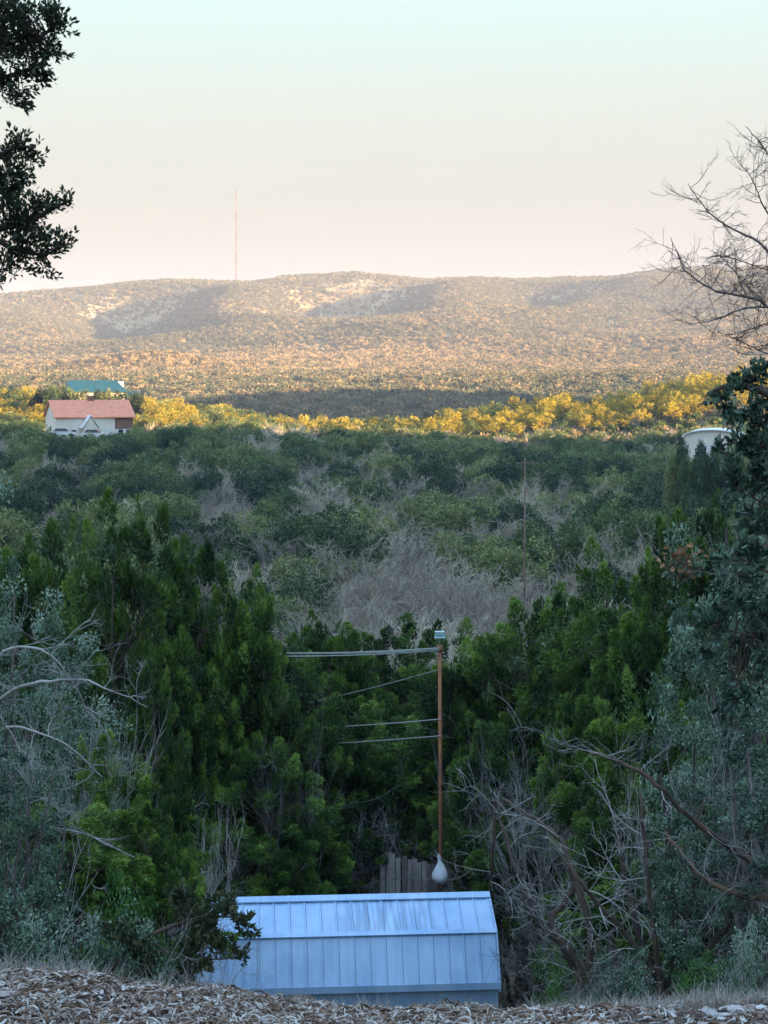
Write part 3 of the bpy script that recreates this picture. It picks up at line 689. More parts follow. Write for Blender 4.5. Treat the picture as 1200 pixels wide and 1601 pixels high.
# ================================================================ SHED
def shed_mat(name,stain=0):
    m,n,b,o=newmat(name)
    tc=n.nodes.new('ShaderNodeTexCoord')
    ns=n.nodes.new('ShaderNodeTexNoise'); ns.inputs['Scale'].default_value=1.6; ns.inputs['Detail'].default_value=7; n.links.new(tc.outputs['Object'],ns.inputs['Vector'])
    mp=n.nodes.new('ShaderNodeMapping'); mp.inputs['Scale'].default_value=(9,.7,.7); n.links.new(tc.outputs['Object'],mp.inputs[0])
    st=n.nodes.new('ShaderNodeTexNoise'); st.inputs['Scale'].default_value=1.5; st.inputs['Detail'].default_value=6; n.links.new(mp.outputs[0],st.inputs['Vector'])
    r=rampnode(n,[(.3,(.30,.50,.76)),(.6,(.42,.63,.88))]); n.links.new(ns.outputs['Fac'],r.inputs[0])
    r2=rampnode(n,[(.44,(.22,.22,.24)),(.58,(1,1,1))]); n.links.new(st.outputs['Fac'],r2.inputs[0])
    mx=n.nodes.new('ShaderNodeMix'); mx.data_type='RGBA'; mx.blend_type='MULTIPLY'
    n.links.new(r.outputs[0],mx.inputs[6]); n.links.new(r2.outputs[0],mx.inputs[7])
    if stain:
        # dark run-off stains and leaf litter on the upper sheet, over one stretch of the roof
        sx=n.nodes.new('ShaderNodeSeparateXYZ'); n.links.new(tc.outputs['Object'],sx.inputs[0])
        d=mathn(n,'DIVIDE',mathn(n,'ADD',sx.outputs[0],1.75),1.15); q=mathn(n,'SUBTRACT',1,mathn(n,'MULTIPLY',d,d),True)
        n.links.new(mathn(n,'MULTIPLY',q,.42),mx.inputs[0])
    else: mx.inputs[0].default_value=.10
    n.links.new(mx.outputs[2],b.inputs['Base Color']); b.inputs['Roughness'].default_value=.36; b.inputs['Metallic'].default_value=.1
    bp=n.nodes.new('ShaderNodeBump'); bp.inputs['Strength'].default_value=.15; bp.inputs['Distance'].default_value=.02; n.links.new(ns.outputs['Fac'],bp.inputs['Height']); n.links.new(bp.outputs[0],b.inputs['Normal'])
    return m
M['shed']=shed_mat('pale_shed_sheet'); M['shedtop']=shed_mat('stained_shed_roof_sheet',1)
YAW=math.radians(4.5)
xr=P(762,1398,30.)[0]; zR=P(762,1398,30.)[2]
ridge_y=30.0; Ls=5.15
# local frame: origin at the right end of the ridge line on the ground, x to the left negative
gsh=gz(.5,29)-.25
org=empty('garden_shed',(xr,30.0,gsh),0); org.rotation_euler=(0,0,YAW); tag(org,'pale blue white metal shed with barn style roof below the mulch bank','shed')
zr_=zR-gsh
prof=[(0,zr_),(-.92,zr_-.36),(-1.36,zr_-1.08),(-1.33,zr_-1.12)]
def strip(mb,p,q,x0,x1,t=.012):
    n_=np.array([-(q[1]-p[1]),(q[0]-p[0])],float); n_/=np.linalg.norm(n_); n_*=-1 if n_[1]<0 else 1
    mb.prism([p,q,(q[0]+n_[0]*t,q[1]+n_[1]*t),(p[0]+n_[0]*t,p[1]+n_[1]*t)],'x',x0,x1); return n_
npan=20; pw=Ls/npan
bk=[(-1.0*a,b) for a,b in prof]
body=MB(); body.prism([(-1.30,0),(-1.30,zr_-1.12),(-.90,zr_-.40),(0,zr_-.03),(.90,zr_-.40),(1.30,zr_-1.12),(1.30,0)],'x',-Ls+.02,-.02); obj('frame_body',body.mesh('frame_body',M['shed']),org)
def panel(nm,p,q,mat,tilt=0):
    for k in range(npan):
        x1=-k*pw; x0=x1-pw; b=MB()
        nn=strip(b,p,q,x0+.004,x1-.004)
        # raised rib along the joint
        rib=.018; pp=(p[0]+nn[0]*.012,p[1]+nn[1]*.012); qq=(q[0]+nn[0]*.012,q[1]+nn[1]*.012)
        strip(b,pp,qq,x1-.030,x1-.006,rib)
        obj(nm,b.mesh(nm,mat),org)
panel('upper_roof_panel',prof[0],prof[1],M['shedtop']); panel('lower_roof_panel',prof[1],prof[2],M['shed'])
for k in range(npan):
    x1=-k*pw; x0=x1-pw; b=MB(); b.box(x0+.004,-1.315,0.05,x1-.004,-1.301,zr_-1.13); b.box(x1-.03,-1.333,.05,x1-.006,-1.3155,zr_-1.14); obj('wall_panel',b.mesh('wall_panel',M['shed']),org)
panel('rear_roof_panel',bk[1],bk[0],M['shed'])
obj('ridge_cap',MB().prism([(-.14,zr_-.02),(0,zr_+.035),(.14,zr_-.02),(.14,zr_+.0),(0,zr_+.055),(-.14,zr_+.0)],'x',-Ls-.03,.03).mesh('ridge_cap',M['shed']),org)
obj('knee_trim',MB().prism([(-.97,zr_-.375),(-.90,zr_-.335),(-.90,zr_-.30),(-.99,zr_-.345)],'x',-Ls-.02,.02).mesh('knee_trim',M['shed']),org)
obj('eave_trim',MB().prism([(-1.40,zr_-1.16),(-1.335,zr_-1.16),(-1.335,zr_-1.06),(-1.385,zr_-1.05)],'x',-Ls-.02,.02).mesh('eave_trim',M['shed']),org)
for xx in (-Ls-.035,.002):
    b=MB(); tr=[(0,zr_+.03),(-.95,zr_-.345),(-1.39,zr_-1.1),(-1.39,zr_-1.2),(-1.30,zr_-1.2),(-1.30,zr_-1.12),(-.88,zr_-.43),(0,zr_-.08)]
    b.prism(tr,'x',xx,xx+.033); b.prism([(-a,c) for a,c in tr][::-1],'x',xx,xx+.033); obj('gable_trim',b.mesh('gable_trim',M['shed']),org)
obj('door',MB().box(.003,-.55,.1,.03,.55,1.9).mesh('door',M['whitep']),org)
# ================================================================ POLE, LAMP, FENCE, BAG, WIRES
M['rust']=plain_mat('rusty_steel',(.42,.15,.06),.75,.3,7,col2=(.20,.10,.07)); M['plank']=bark_mat('grey_planks',(.20,.17,.15),(.50,.44,.40),7,.5)
M['lamp']=plain_mat('pale_blue_housing',(.30,.46,.50),.4,.05)
DP=33.5; pb=P(690,1345,DP); pt=P(687,1010,DP); g0=gz(pb[0],DP)
pole=empty('steel_pole',(pb[0],DP,g0)); tag(pole,'thin rusty orange steel pole with box lamp rising behind the shed','pole')
ht=pt[2]-g0; lean=pt[0]-pb[0]
obj('shaft',MB().tube([(0,0,-.4),(lean*.6,0,ht*.6),(lean,0,ht)],[.038,.035,.031],10).mesh('shaft',M['rust'],True),pole)
obj('bracket',MB().tube([(lean,0,ht-.02),(lean,0,ht+.22)],.016,6).mesh('bracket',M['steel'],True),pole)
b=MB(); b.box(lean-.09,-.10,ht+.20,lean+.09,.06,ht+.28); b.prism([(-.11,ht+.19),(.07,ht+.19),(.05,ht+.15),(-.14,ht+.17)],'x',lean-.10,lean+.10)
obj('lamp_box',b.mesh('lamp_box',M['lamp']),pole)
obj('cap',MB().tube([(lean,0,ht-.10),(lean,0,ht+.01)],.055,10).mesh('cap',M['rust'],True),pole)
M['bag']=plain_mat('white_plastic_bag',(.90,.92,.94),.45,.06,9,bump=.02)
bc=P(688,1361,33.2)
b=MB(); prof_=[(0.012,.24),(.03,.20),(.02,.15),(.06,.08),(.105,0.0),(.13,-.07),(.125,-.12),(.08,-.165),(.0,-.175)]
na=18; rg=np.random.default_rng(5); vs=[];fs=[]
for j,(r,zz) in enumerate(prof_):
    for k in range(na):
        a=k/na*6.283; rr=r*(1+.10*math.sin(3*a+j)+.06*rg.normal()); vs.append((rr*math.cos(a)*1.0-.05*max(0,zz-.1)*4,rr*math.sin(a)*.75,zz+.012*rg.normal()))
for j in range(len(prof_)-1):
    for k in range(na): fs.append((j*na+k,(j+1)*na+k,(j+1)*na+(k+1)%na,j*na+(k+1)%na))
b.poly(vs,fs); bag=obj('plastic_bag',b.mesh('plastic_bag',M['bag'],True),loc=bc,scale=(1.2,1.15,1.3)); tag(bag,'bulging white plastic bag tied to the foot of the rusty pole','bag')
# plank fence behind the shed
fx0=P(594,1400,34.3)[0]; fx1=P(684,1400,34.3)[0]; fz=gz((fx0+fx1)/2,34.3)
fence=empty('plank_fence',(fx0,34.3,fz)); tag(fence,'short run of weathered grey vertical planks behind the shed roof','fence')
npk=11; wpk=(fx1-fx0)/npk
for k in range(npk):
    top=P(0,1324+ (0 if k<1 else 8+ 14*k/npk*1.6)+rng.uniform(-3,4),34.3)[2]-fz
    x0=k*wpk
    obj('plank',MB().box(x0+.004,-.012+rng.uniform(-.008,.008),-.1,x0+wpk-.006,.012,top).mesh('plank',M['plank']),fence,rot=(0,rng.uniform(-.008,.008),0))
for zz in (.5,1.4): obj('rail',MB().box(0,.02,zz,fx1-fx0,.06,zz+.09).mesh('rail',M['plank']),fence)
for xx in (0.02,fx1-fx0-.1): obj('post',MB().box(xx,.065,-.3,xx+.09,.155,1.9).mesh('post',M['plank']),fence)
M['wire']=plain_mat('pale_aluminium_wire',(.34,.38,.36),.5,.1); M['wired']=plain_mat('grey_wire',(.36,.34,.34),.6,.1)
def wire(p0,p1,d0,d1,r,mat,label,sag=.03,nm='overhead_wire',grp='wires strung from the rusty pole'):
    a=np.array(P(*p0,d0)); c=np.array(P(*p1,d1)); t=np.linspace(0,1,14)[:,None]; pts=a*(1-t)+c*t; pts[:,2]-=sag*4*(t[:,0]*(1-t[:,0]))
    o=obj(nm,MB().tube(pts-pts[0],r,6).mesh(nm,M[mat],True),loc=tuple(pts[0])); return tag(o,label,'wire',grp)
wire((686,1013),(440,1021),DP-.06,36,.013,'wire','thick pale wire, topmost of the bundle at the pole top')
wire((686,1017),(448,1026),DP-.06,36.3,.012,'wire','thick pale wire, lowest of the bundle at the pole top')
wire((686,1015),(452,1022),DP-.10,37,.013,'wire','pale wire in the middle of the bundle at the pole top')
wire((684,1047),(470,1101),DP-.05,37,.007,'wired','thin slanting wire running down left from below the pole top')
wire((690,1124),(440,1139),DP-.07,36,.011,'wired','upper of the two level wires crossing the middle of the pole')
wire((690,1150),(400,1167),DP-.07,36,.011,'wired','lower of the two level wires crossing the middle of the pole')
# ================================================================ NEAR TREES
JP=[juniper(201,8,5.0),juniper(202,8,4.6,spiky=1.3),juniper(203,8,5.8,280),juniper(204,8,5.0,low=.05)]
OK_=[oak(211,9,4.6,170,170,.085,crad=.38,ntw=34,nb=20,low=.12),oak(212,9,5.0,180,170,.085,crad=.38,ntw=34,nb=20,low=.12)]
def nt_(kind,k,px,ptop,D,wpx,label,grp=None,rz=None,skip=(),name=None,cat='tree'):
    x=(px-CX)/F*D; g=gz(x,D); top=P(px,ptop,D)[2]; h=top-g
    wid={'J':(5.0,4.6,5.8,5.0)[k%4],'O':(4.6,5.0)[k%2]}[kind]
    parts=(JP[k%4] if kind=='J' else OK_[k%2]); sz=h/topz(parts); sw=(wpx/F*D)/wid*(1.55 if kind=='J' else 1)
    return plant_tree(name or ('juniper_tree' if kind=='J' else 'oak_tree'),parts,(x,D,g-.05),rng.uniform(0,6.28) if rz is None else rz,(sw,sw,sz),label,cat,grp,skip)
TREES=[
# left
('J',0,175,748,25,230,'tall juniper with yellow green spire, highest tip of the left hand trees'),
('J',1,240,764,26.5,150,'juniper with a rounded tip just right of the highest left spire'),
('J',3,312,826,33.5,150,'juniper tip on the descending right shoulder of the left hand trees'),
('J',2,372,872,34,160,'wide juniper forming the right edge of the left hand trees'),
('J',1,95,790,27,200,'juniper left of the highest left spire, behind the blue green oak'),
('J',2,30,820,28,210,'juniper at the left edge of the photo behind the blue green oak'),
('O',0,90,880,20,290,'blue green oak with pale bare branches at the left'),
('O',1,-20,720,19,240,'blue green oak crown cut by the left edge above the junipers'),
('J',0,235,1000,23,150,'dark juniper standing between the left oak and the wires'),
('J',3,415,990,34,190,'juniper left of the wires, its crown reaching over the level wires'),
('O',1,0,1090,15.5,220,'low oak with grey twigs at the left edge near the mulch bank'),
('J',1,160,1130,18.5,190,'shadowed juniper low at the left above the dry grass'),
('J',3,225,1235,17,120,'dark juniper covering the left end of the shed'),
('J',2,110,1240,16.8,330,'dark low juniper behind the dry grass at the left'),
# centre
('J',0,455,985,37,170,'juniper at the left of the centre group behind the wire bundle'),
('J',2,515,948,39,190,'juniper with twin tips left of centre behind the wire bundle'),
('J',1,590,975,41,180,'juniper at the middle of the centre group'),
('J',3,648,955,42,170,'juniper whose tip stands just left of the box lamp'),
('J',0,706,958,40,180,'juniper whose tip stands just right of the box lamp'),
('J',2,500,1065,35.5,230,'lower juniper under the slanting wire'),
('J',1,585,1090,37,240,'dark juniper right behind the plank fence'),
('J',3,670,1110,38.5,200,'dark juniper behind the rusty pole'),
('J',0,420,1150,32.5,210,'low juniper behind the left half of the shed roof'),
# right
('J',2,758,985,36,190,'juniper right of the pole with a blunt tip'),
('J',1,825,920,35,190,'juniper with two small tips right of the pole'),
('J',3,885,905,35,170,'narrow juniper between the blunt one and the tall right spire'),
('J',0,950,830,33,200,'juniper with the tall dark spire in the right hand group'),
('J',1,1015,880,30,220,'juniper just right of the tall dark spire'),
('J',2,1085,755,29,220,'high juniper among bare branches at the right'),
('J',0,1040,800,31,150,'slender juniper beside the orange dead leaves'),
('J',3,905,1010,33,230,'dark juniper with a fan of white twigs in the right hand group'),
('J',2,835,1080,34,200,'low juniper right of the rusty pole'),
('J',1,1020,1040,25,220,'broad dark juniper in the middle of the right hand group'),
('J',0,1120,930,26,260,'juniper behind the blue green oak at the right'),
('O',1,1175,600,22,300,'blue green oak with long leafy sprays at the right edge'),
('O',0,1170,880,19.5,270,'lower blue green oak at the right edge'),
('O',1,1210,1080,18,330,'oak with grey twigs low at the right edge'),
('J',3,860,1190,32.6,200,'dim juniper above the green shrub right of the shed'),
('J',2,1030,1210,23,230,'dim juniper behind the leaning trunks at the right'),
('J',1,1150,1240,21,330,'dim juniper at the lower right behind the long fallen limb'),
]
for kd,k,px,pt_,D,wp,lab in TREES: nt_(kd,k,px,pt_,D,wp,lab,rz=(px*.37)%6.28)
# leafless brushy trees mixed in
BR=[bare(221,5,4,10,'twig',.07,5,3,.8),bare(222,5,3.4,9,'twig',.06,5,3,.8)]
for k,(px,ptp,D,wp,lab) in enumerate([(790,1120,33,170,'bare grey tree with forked white twigs right of the pole'),(560,1180,35,260,'bare grey brush behind the plank fence'),(300,1230,21,180,'bare grey brush between the left junipers'),
   (930,1090,26.5,260,'bare tree with a fan of white twigs in the right hand junipers'),(640,1240,35.5,240,'bare pale brush left of the pole foot'),(445,1070,33,120,'bare white twigs standing left of the wires'),
   (130,1050,18.5,240,'bare grey branches spreading from the left oak'),(1090,1130,20,280,'bare grey branches at the right below the oak'),(860,1130,29.5,240,'bare grey tree rising over the leaning trunk')]):
    x=(px-CX)/F*D; g=gz(x,D); h=P(px,ptp,D)[2]-g; sw=(wp/F*D)/4
    plant_tree('leafless_tree',BR[k%2],(x,D,g),k*1.3,(sw,sw,h/5.0),lab,'tree')
# traced limbs of the big right hand trees
def limbs(name,lst,mat,label,D0,parent_loc,extra=None,cat='tree',tw=True,seed=1,twr=.012,lev=2,twl=(.3,.8),den=.4,tmat='bark'):
    rg=np.random.default_rng(seed); e=empty(name,parent_loc); o0=np.array(parent_loc); lt=[]
    for (pts,r0,r1) in lst:
        q=np.array([P(a,b,d) for a,b,d in pts])-o0
        # smooth resample
        t=np.linspace(0,len(q)-1,len(q)*4); qq=np.stack([np.interp(t,np.arange(len(q)),q[:,i]) for i in range(3)],1)
        for _ in range(3): qq[1:-1]=(qq[:-2]+2*qq[1:-1]+qq[2:])/4
        qq[1:-1]+=rg.normal(size=(len(qq)-2,3))*r0*.25
        obj('limb',mesh('limb',*tubes([(qq,np.linspace(r0,r1,len(qq)))],8),M[mat],smooth=True),e)
        if tw:
            n=int(len(qq)*den)
            for _ in range(n):
                i=rg.integers(2,len(qq)-1); d=unit(rg.normal(size=3)*[1,.8,.8]+[0,0,.25]); lt+=twigspray(rg,qq[i],d,rg.uniform(*twl),twr,4,lev,.6,.1)
    if lt: obj('twigs',mesh('twigs',*tubes(lt,3),M[tmat]),e)
    return tag(e,label,cat)
g1=lambda px,D:(((px-CX)/F*D),D,gz((px-CX)/F*D,D))
b0=g1(915,19.5)
limbs('leaning_tree',[([(915,1560,19.5),(905,1500,19.5),(850,1440,19.8),(900,1400,20),(890,1350,20)],0.0540,0.0240),
  ([(915,1550,19.5),(880,1480,19.6),(830,1430,19.8),(690+120,1370,20.2),(790,1310,20.6),(775,1250,21)],0.0432,0.0168),
  ([(920,1550,19.5),(925,1460,19.5),(905,1390,19.6),(880,1310,19.9),(835,1280,20.3),(785,1248,20.8)],0.0432,0.0180),
  ([(775,1250,21),(772,1320,21),(765,1390,21.2)],0.0216,0.0120)],'bark','dark leaning tree with forked trunk right of the shed',19.5,b0,seed=3,tmat='twig',den=.5,twr=.007)
b0=g1(1050,18.5)
limbs('many_stemmed_tree',[([(1050,1560,18.5),(1052,1450,18.5),(1048,1330,18.6),(1030,1210,18.9)],0.0540,0.0240),([(1062,1560,18.6),(1075,1440,18.8),(1085,1330,19),(1100,1230,19.3)],0.0576,0.0240),
  ([(1040,1560,18.4),(1000,1470,18.5),(975,1370,18.8),(960,1270,19.2)],0.0504,0.0210),([(1035,1560,18.4),(1020,1450,18.2),(1012,1350,18.2),(1000,1240,18.4)],0.0360,0.0180),
  ([(1070,1560,18.6),(1130,1450,18.6),(1170,1380,18.8),(1210,1330,19)],0.0504,0.0240),([(1050,1550,18.5),(960,1440,18.1),(905,1380,18.0),(870,1330,18.1)],0.0360,0.0120)],'bark','tree with a cluster of dark upright stems at the lower right',18.5,b0,seed=4,tmat='twig',den=.4,twr=.007)
b0=g1(1225,17.5)
limbs('arching_tree',[([(1225,1480,17.5),(1215,1370,17.5),(1150,1330,17.3),(1080,1280,17.2),(1030,1225,17.2),(960,1185,17.4),(920,1175,17.8)],0.0432,0.0108),
  ([(1215,1400,17.5),(1150,1400,17.4),(1090,1365,17.5),(1040,1300,17.8)],0.0396,0.0120),([(1225,1440,17.5),(1240,1000,17.8),(1195,850,18)],0.0720,0.0300)],'redtwig','tree with a long reddish limb arching left across the lower right',17.5,b0,seed=5,tmat='twig',den=.7,twr=.007)
b0=g1(-60,17)
limbs('oak_tree',[([(-60,1420,17),(-50,1200,17),(-10,1095,16.6),(40,1068,16.3),(110,1060,16.2),(170,1075,16.3),(230,1105,16.5)],.028,.005),([(-40,1130,16.9),(0,1010,16.4),(60,1012,16.2),(90,1030,16.2),(125,1085,16.4),(140,1120,16.5)],.016,.004),
  ([(-40,1180,16.9),(10,1130,16.3),(60,1145,16.1),(110,1165,16.0),(160,1215,16.1)],.015,.004),([(-40,1220,16.9),(10,1180,16.2),(40,1220,16.0),(60,1260,16.0)],.011,.003),([(-30,1330,16.9),(60,1290,16.0),(130,1300,15.9),(210,1340,16)],.012,.004)],
  'twig','pale grey curved oak limbs reaching in from the left edge',17,b0,seed=12,tmat='twig',den=.7,twl=(.2,.5),twr=.006)
# spare twiggy crown against the sky at the right
b0=g1(1330,16.0)
sk=[([(1330,1480,16),(1320,900,16),(1290,600,15.8),(1250,520,15.4)],.12,.06),
 ([(1250,520,15.4),(1190,468,15),(1150,462,15),(1115,455,15.1),(1075,430,15.2),(1062,405,15.3),(1048,372,15.4)],0.0150,0.0030),
 ([(1215,480,15.2),(1165,480,14.8),(1120,500,14.7),(1075,508,14.6)],0.0110,0.0024),
 ([(1250,500,15.4),(1200,385,15.2),(1165,368,15.1),(1120,345,15),(1092,315,15),(1075,288,15.1)],0.0130,0.0030),
 ([(1250,500,15.4),(1240,380,15.3),(1195,330,15.2),(1180,290,15.2),(1165,262,15.3)],0.0110,0.0030),
 ([(1260,420,15.3),(1215,270,15),(1190,225,14.9),(1165,198,14.9)],0.0110,0.0030),
 ([(1250,540,15.4),(1215,500,15.4),(1180,512,15.5),(1140,525,15.5)],0.0080,0.0024),
 ([(1260,560,15.5),(1200,555,15.5),(1160,535,15.3),(1120,518,15.2)],0.0070,0.0024),
 ([(1190,468,15),(1160,440,15.2),(1140,415,15.3),(1118,395,15.3)],0.0060,0.0024),
 ([(1170,470,15),(1150,430,14.8),(1148,390,14.7)],0.0050,0.0018),
 ([(1230,430,15.1),(1190,420,15),(1150,405,15),(1120,400,15)],0.0060,0.0024)]
limbs('bare_tree',sk,'skytwig','leafless tree spreading fine twigs against the sky at the right edge',16,b0,seed=8,tmat='skytwig',twr=.0035,lev=2,twl=(.08,.32),den=1.6)
# foreground branches at the top left: evergreen tree standing out of frame
def spray_tree(name,label,base,limb_l,blobs,leaf,per,mat,seed,barkm='bark',limb_r=.03,quad=True):
    rg=np.random.default_rng(seed); e=empty(name,base); o0=np.array(base)
    L_=[];cs=[];
    for (pts,r0,r1) in limb_l:
        q=np.array([P(a,b,d) for a,b,d in pts])-o0; t=np.linspace(0,len(q)-1,len(q)*4)
        qq=np.stack([np.interp(t,np.arange(len(q)),q[:,i]) for i in range(3)],1)
        for _ in range(2): qq[1:-1]=(qq[:-2]+2*qq[1:-1]+qq[2:])/4
        L_.append((qq,np.linspace(r0,r1,len(qq))))
    allp=np.concatenate([q for q,_ in L_]); tw=[]; vs=[];fs=[];ts=[];k=0
    for (px,py,D,rad,n) in blobs:
        c=np.array(P(px,py,D))-o0; R=rad/F*D
        for _ in range(n):
            p=c+rdir(rg,1)[0]*R*rg.random()**.5*[1,1.2,.8]
            j=np.argmin(np.linalg.norm(allp-p,axis=1)); s=allp[j]
            tw.append((wob(rg,bez(s,p,(s+p)/2+rg.normal(size=3)*.03,4),.008),np.linspace(.005,.002,4)))
            ax=unit(p-s+np.array([0,0,.25])*.3+rg.normal(size=3)*.05); m=per
            t=rg.random(m); dd=rdir(rg,m); pos=p+ax*((t-.3)*.10)[:,None]+dd*(.022*(1.1-t))[:,None]
            d=unit(ax*.8+dd*.7); LL=leaf*rg.uniform(.7,1.3,m)
            v,f=(quad_leaves if quad else tri_leaves)(pos,d,LL,LL*(.45 if quad else .3),rg); vs.append(v); fs.append(f+k); k+=len(v); ts.append(np.repeat(rg.uniform(.05,.6)+rg.normal(size=m)*.1,4 if quad else 3))
    obj('branches',mesh('branches',*tubes(L_,7),M[barkm],smooth=True),e); obj('twigs',mesh('twigs',*tubes(tw,3),M[barkm]),e)
    obj('leaves',mesh('leaves',np.concatenate(vs),np.concatenate(fs),M[mat],np.concatenate(ts)),e)
    return tag(e,label,'tree')
M['nearev']=foliage_mat('dark_evergreen_leaves',[(0,(.02,.035,.018)),(.4,(.045,.07,.03)),(.75,(.09,.10,.045)),(1,(.16,.12,.07))],trans=.1)
xb=(-260-CX)/F*9.; 
spray_tree('evergreen_tree','dark evergreen with tufted branches against the sky at the upper left',(xb,9.,gz(xb,9.)),
 [([(-260,1400,9),(-240,700,9),(-230,300,9),(-200,-100,9)],.13,.07),([(-230,260,9),(-120,120,9),(-30,80,9),(40,75,9),(95,35,9)],.035,.006),([(-120,120,9),(-20,130,9.1),(60,105,9.2),(85,75,9.2)],.02,.005),
  ([(-235,420,9),(-120,330,9),(-20,260,9),(20,230,9),(55,230,9)],.03,.006),([(-235,480,9),(-130,400,9),(-30,360,9),(40,350,9),(85,325,9),(112,312,9)],.03,.005),([(-30,360,9),(20,390,9),(70,400,9),(100,385,9)],.015,.004)],
 [(10,20,9,45,44),(40,40,9,38,38),(80,28,9,24,18),(92,42,9,14,8),(75,85,9.1,24,20),(20,90,9,45,42),(60,115,9.1,22,14),(10,140,9.1,30,22),(35,150,9.1,20,8),(-15,60,9,40,30),
  (35,225,9,14,8),(50,245,9,14,9),(12,240,9,16,10),(15,275,9,28,20),(40,270,9,14,7),(10,310,9,26,16),(-15,280,9,30,20),
  (30,335,9,26,18),(60,325,9,20,12),(85,318,9,16,8),(105,314,9,9,4),(10,365,9,38,32),(50,360,9,24,18),(55,395,9,30,20),(90,385,9,18,10),(100,375,9,10,4),(20,410,9,30,18),(70,420,9,16,6),(0,435,9,16,6)],
 .030,16,'nearev',31)
# oak sprig hanging over the left end of the shed
xb=(60-CX)/F*15.
spray_tree('oak_sapling','small dark leaved oak sprig overlapping the left end of the shed',(xb,15.,gz(xb,15.)),
 [([(150,1540,15),(200,1480,15),(260,1450,15),(320,1430,15),(375,1435,15)],.03,.005),([(200,1480,15),(270,1490,15),(330,1500,15),(372,1497,15)],.015,.004),([(230,1465,15),(290,1510,15),(300,1525,15)],.012,.004),([(60,1600,15),(100,1570,15),(150,1540,15)],.05,.03)],
 [(350,1425,15,22,14),(375,1440,15,14,8),(385,1455,15,8,3),(320,1440,15,24,16),(340,1480,15,22,12),(372,1497,15,12,6),(300,1480,15,22,16),(310,1505,15,20,12),(290,1520,15,16,9),(230,1500,15,28,22),(200,1460,15,40,30),(280,1410,15,30,20)],
 .060,18,'nearev',32)
# leafy sprays over the right edge against the plain
xb=(1290-CX)/F*14.
spray_tree('oak_tree','blue green leafy oak sprays crossing the gold ridge at the right edge',(xb,14.,gz(xb,14.)),
 [([(1290,1500,14),(1280,900,14),(1260,680,14),(1200,610,14),(1140,600,14),(1105,615,14)],.08,.008),([(1270,760,14),(1200,700,14),(1150,690,14),(1120,700,14)],.02,.005),([(1270,850,14),(1200,790,14),(1160,770,14)],.02,.005),([(1280,950,14),(1210,900,14),(1150,870,14)],.02,.005),([(1280,1050,14),(1200,1000,14),(1120,980,14)],.02,.005)],
 [(1190,590,14,22,12),(1150,605,14,24,14),(1120,625,14,18,8),(1185,640,14,30,20),(1140,650,14,16,6),(1195,700,14,30,24),(1160,700,14,20,10),(1130,705,14,12,5),(1190,750,14,32,26),(1160,760,14,20,9),(1195,810,14,34,26),(1170,880,14,40,30),(1195,950,14,45,34),(1140,930,14,30,14),(1120,980,14,34,18),(1180,1020,14,45,30),(1100,1010,14,20,8),(1150,1080,14,45,26)],
 .062,17,'oak',33)
# orange dead leaves hanging in the right junipers
rg=np.random.default_rng(9); c=np.array(P(1066,880,22.5)); n=130; pos=rg.normal(size=(n,3))*[.11,.1,.10]+[0,0,0]; v,f=quad_leaves(pos,rdir(rg,n),np.full(n,.10),np.full(n,.06),rg)
o=obj('dead_leaf_cluster',mesh('dead_leaf_cluster',v,f,M['dryleaf'],np.repeat(rg.random(n),4)),loc=c); tag(o,'cluster of orange dead leaves caught in the right hand junipers','leaves')
# ================================================================ SHRUBS, GRASS, MULCH
SH=[oak(241,1.6,1.9,60,90,.05,'shrub',10,.05,'twig',.22,8,'bark'),oak(242,1.6,1.9,60,90,.05,'oak',16,.05,'twig',.22,8,'bark')]
for k,(px,ptp,D,wp,q,lab) in enumerate([(905,1430,25,120,0,'green leafy shrub just right of the shed'),(856,1500,24,60,0,'lower green shrub beside the right corner of the shed'),(905,1480,21,120,0,'small green shrub under the leaning trunk'),
   (1120,1500,14.5,110,0,'bright green shrub in the dry grass at the lower right'),(985,1490,17,120,1,'grey green shrub at the foot of the dark stems'),(1190,1450,16,140,1,'grey green shrub at the lower right edge'),
   (60,1420,14.8,200,1,'grey twiggy shrub above the dry grass at the left'),(190,1430,15,170,1,'grey green shrub between the dry grass and the dark juniper'),(20,1330,15.5,180,1,'grey green shrub at the left edge above the grass'),(200,1390,16,140,0,'green shrub at the foot of the dark juniper')]):
    x=(px-CX)/F*D; g=gz(x,D); h=P(px,ptp,D)[2]-g; sw=(wp/F*D)/1.9
    plant_tree('shrub',SH[q],(x,D,g),k*.9,(sw,sw,max(.3,h/1.6)),lab,'shrub')
M['straw']=foliage_mat('dry_grass_blades',[(0,(.12,.10,.085)),(.5,(.28,.25,.22)),(1,(.46,.42,.37))],trans=.15)
def tuftgrass(seed,n=34,h=.3):
    rg=np.random.default_rng(seed); v=[];f=[];t=[]
    for k in range(n):
        a=rg.uniform(0,6.28); b=np.array([rg.normal()*.05,rg.normal()*.05,0]); l=h*rg.uniform(.4,1.1); d=np.array([math.cos(a)*.35,math.sin(a)*.35,1])*l*rg.uniform(.7,1)
        s=np.array([math.sin(a),-math.cos(a),0])*.0028; m=b+d*.55+[0,0,.02]; tip=b+d*np.array([1.5,1.5,.9]); q=len(v)
        v+=[b-s,b+s,m+s*.8,m-s*.8,tip]; f+=[[q,q+1,q+2,q+3],[q+3,q+2,q+4]]; t+=[rg.random()]*5
    return mesh('grass_tuft',np.array(v),f,M['straw'],t)
GT=[tuftgrass(251),tuftgrass(252,40,.24),tuftgrass(253,26,.36)]
pts=[]
def inpx(x,y): return CX+F*x/y
n=9000; x=rng.uniform(-4.2,4.2,n); y=rng.uniform(10.3,14.6,n); px=inpx(x,y)
left=np.clip((330-px)/200,0,1)*(y>11.3); right=np.clip((px-820)/230,0,1)
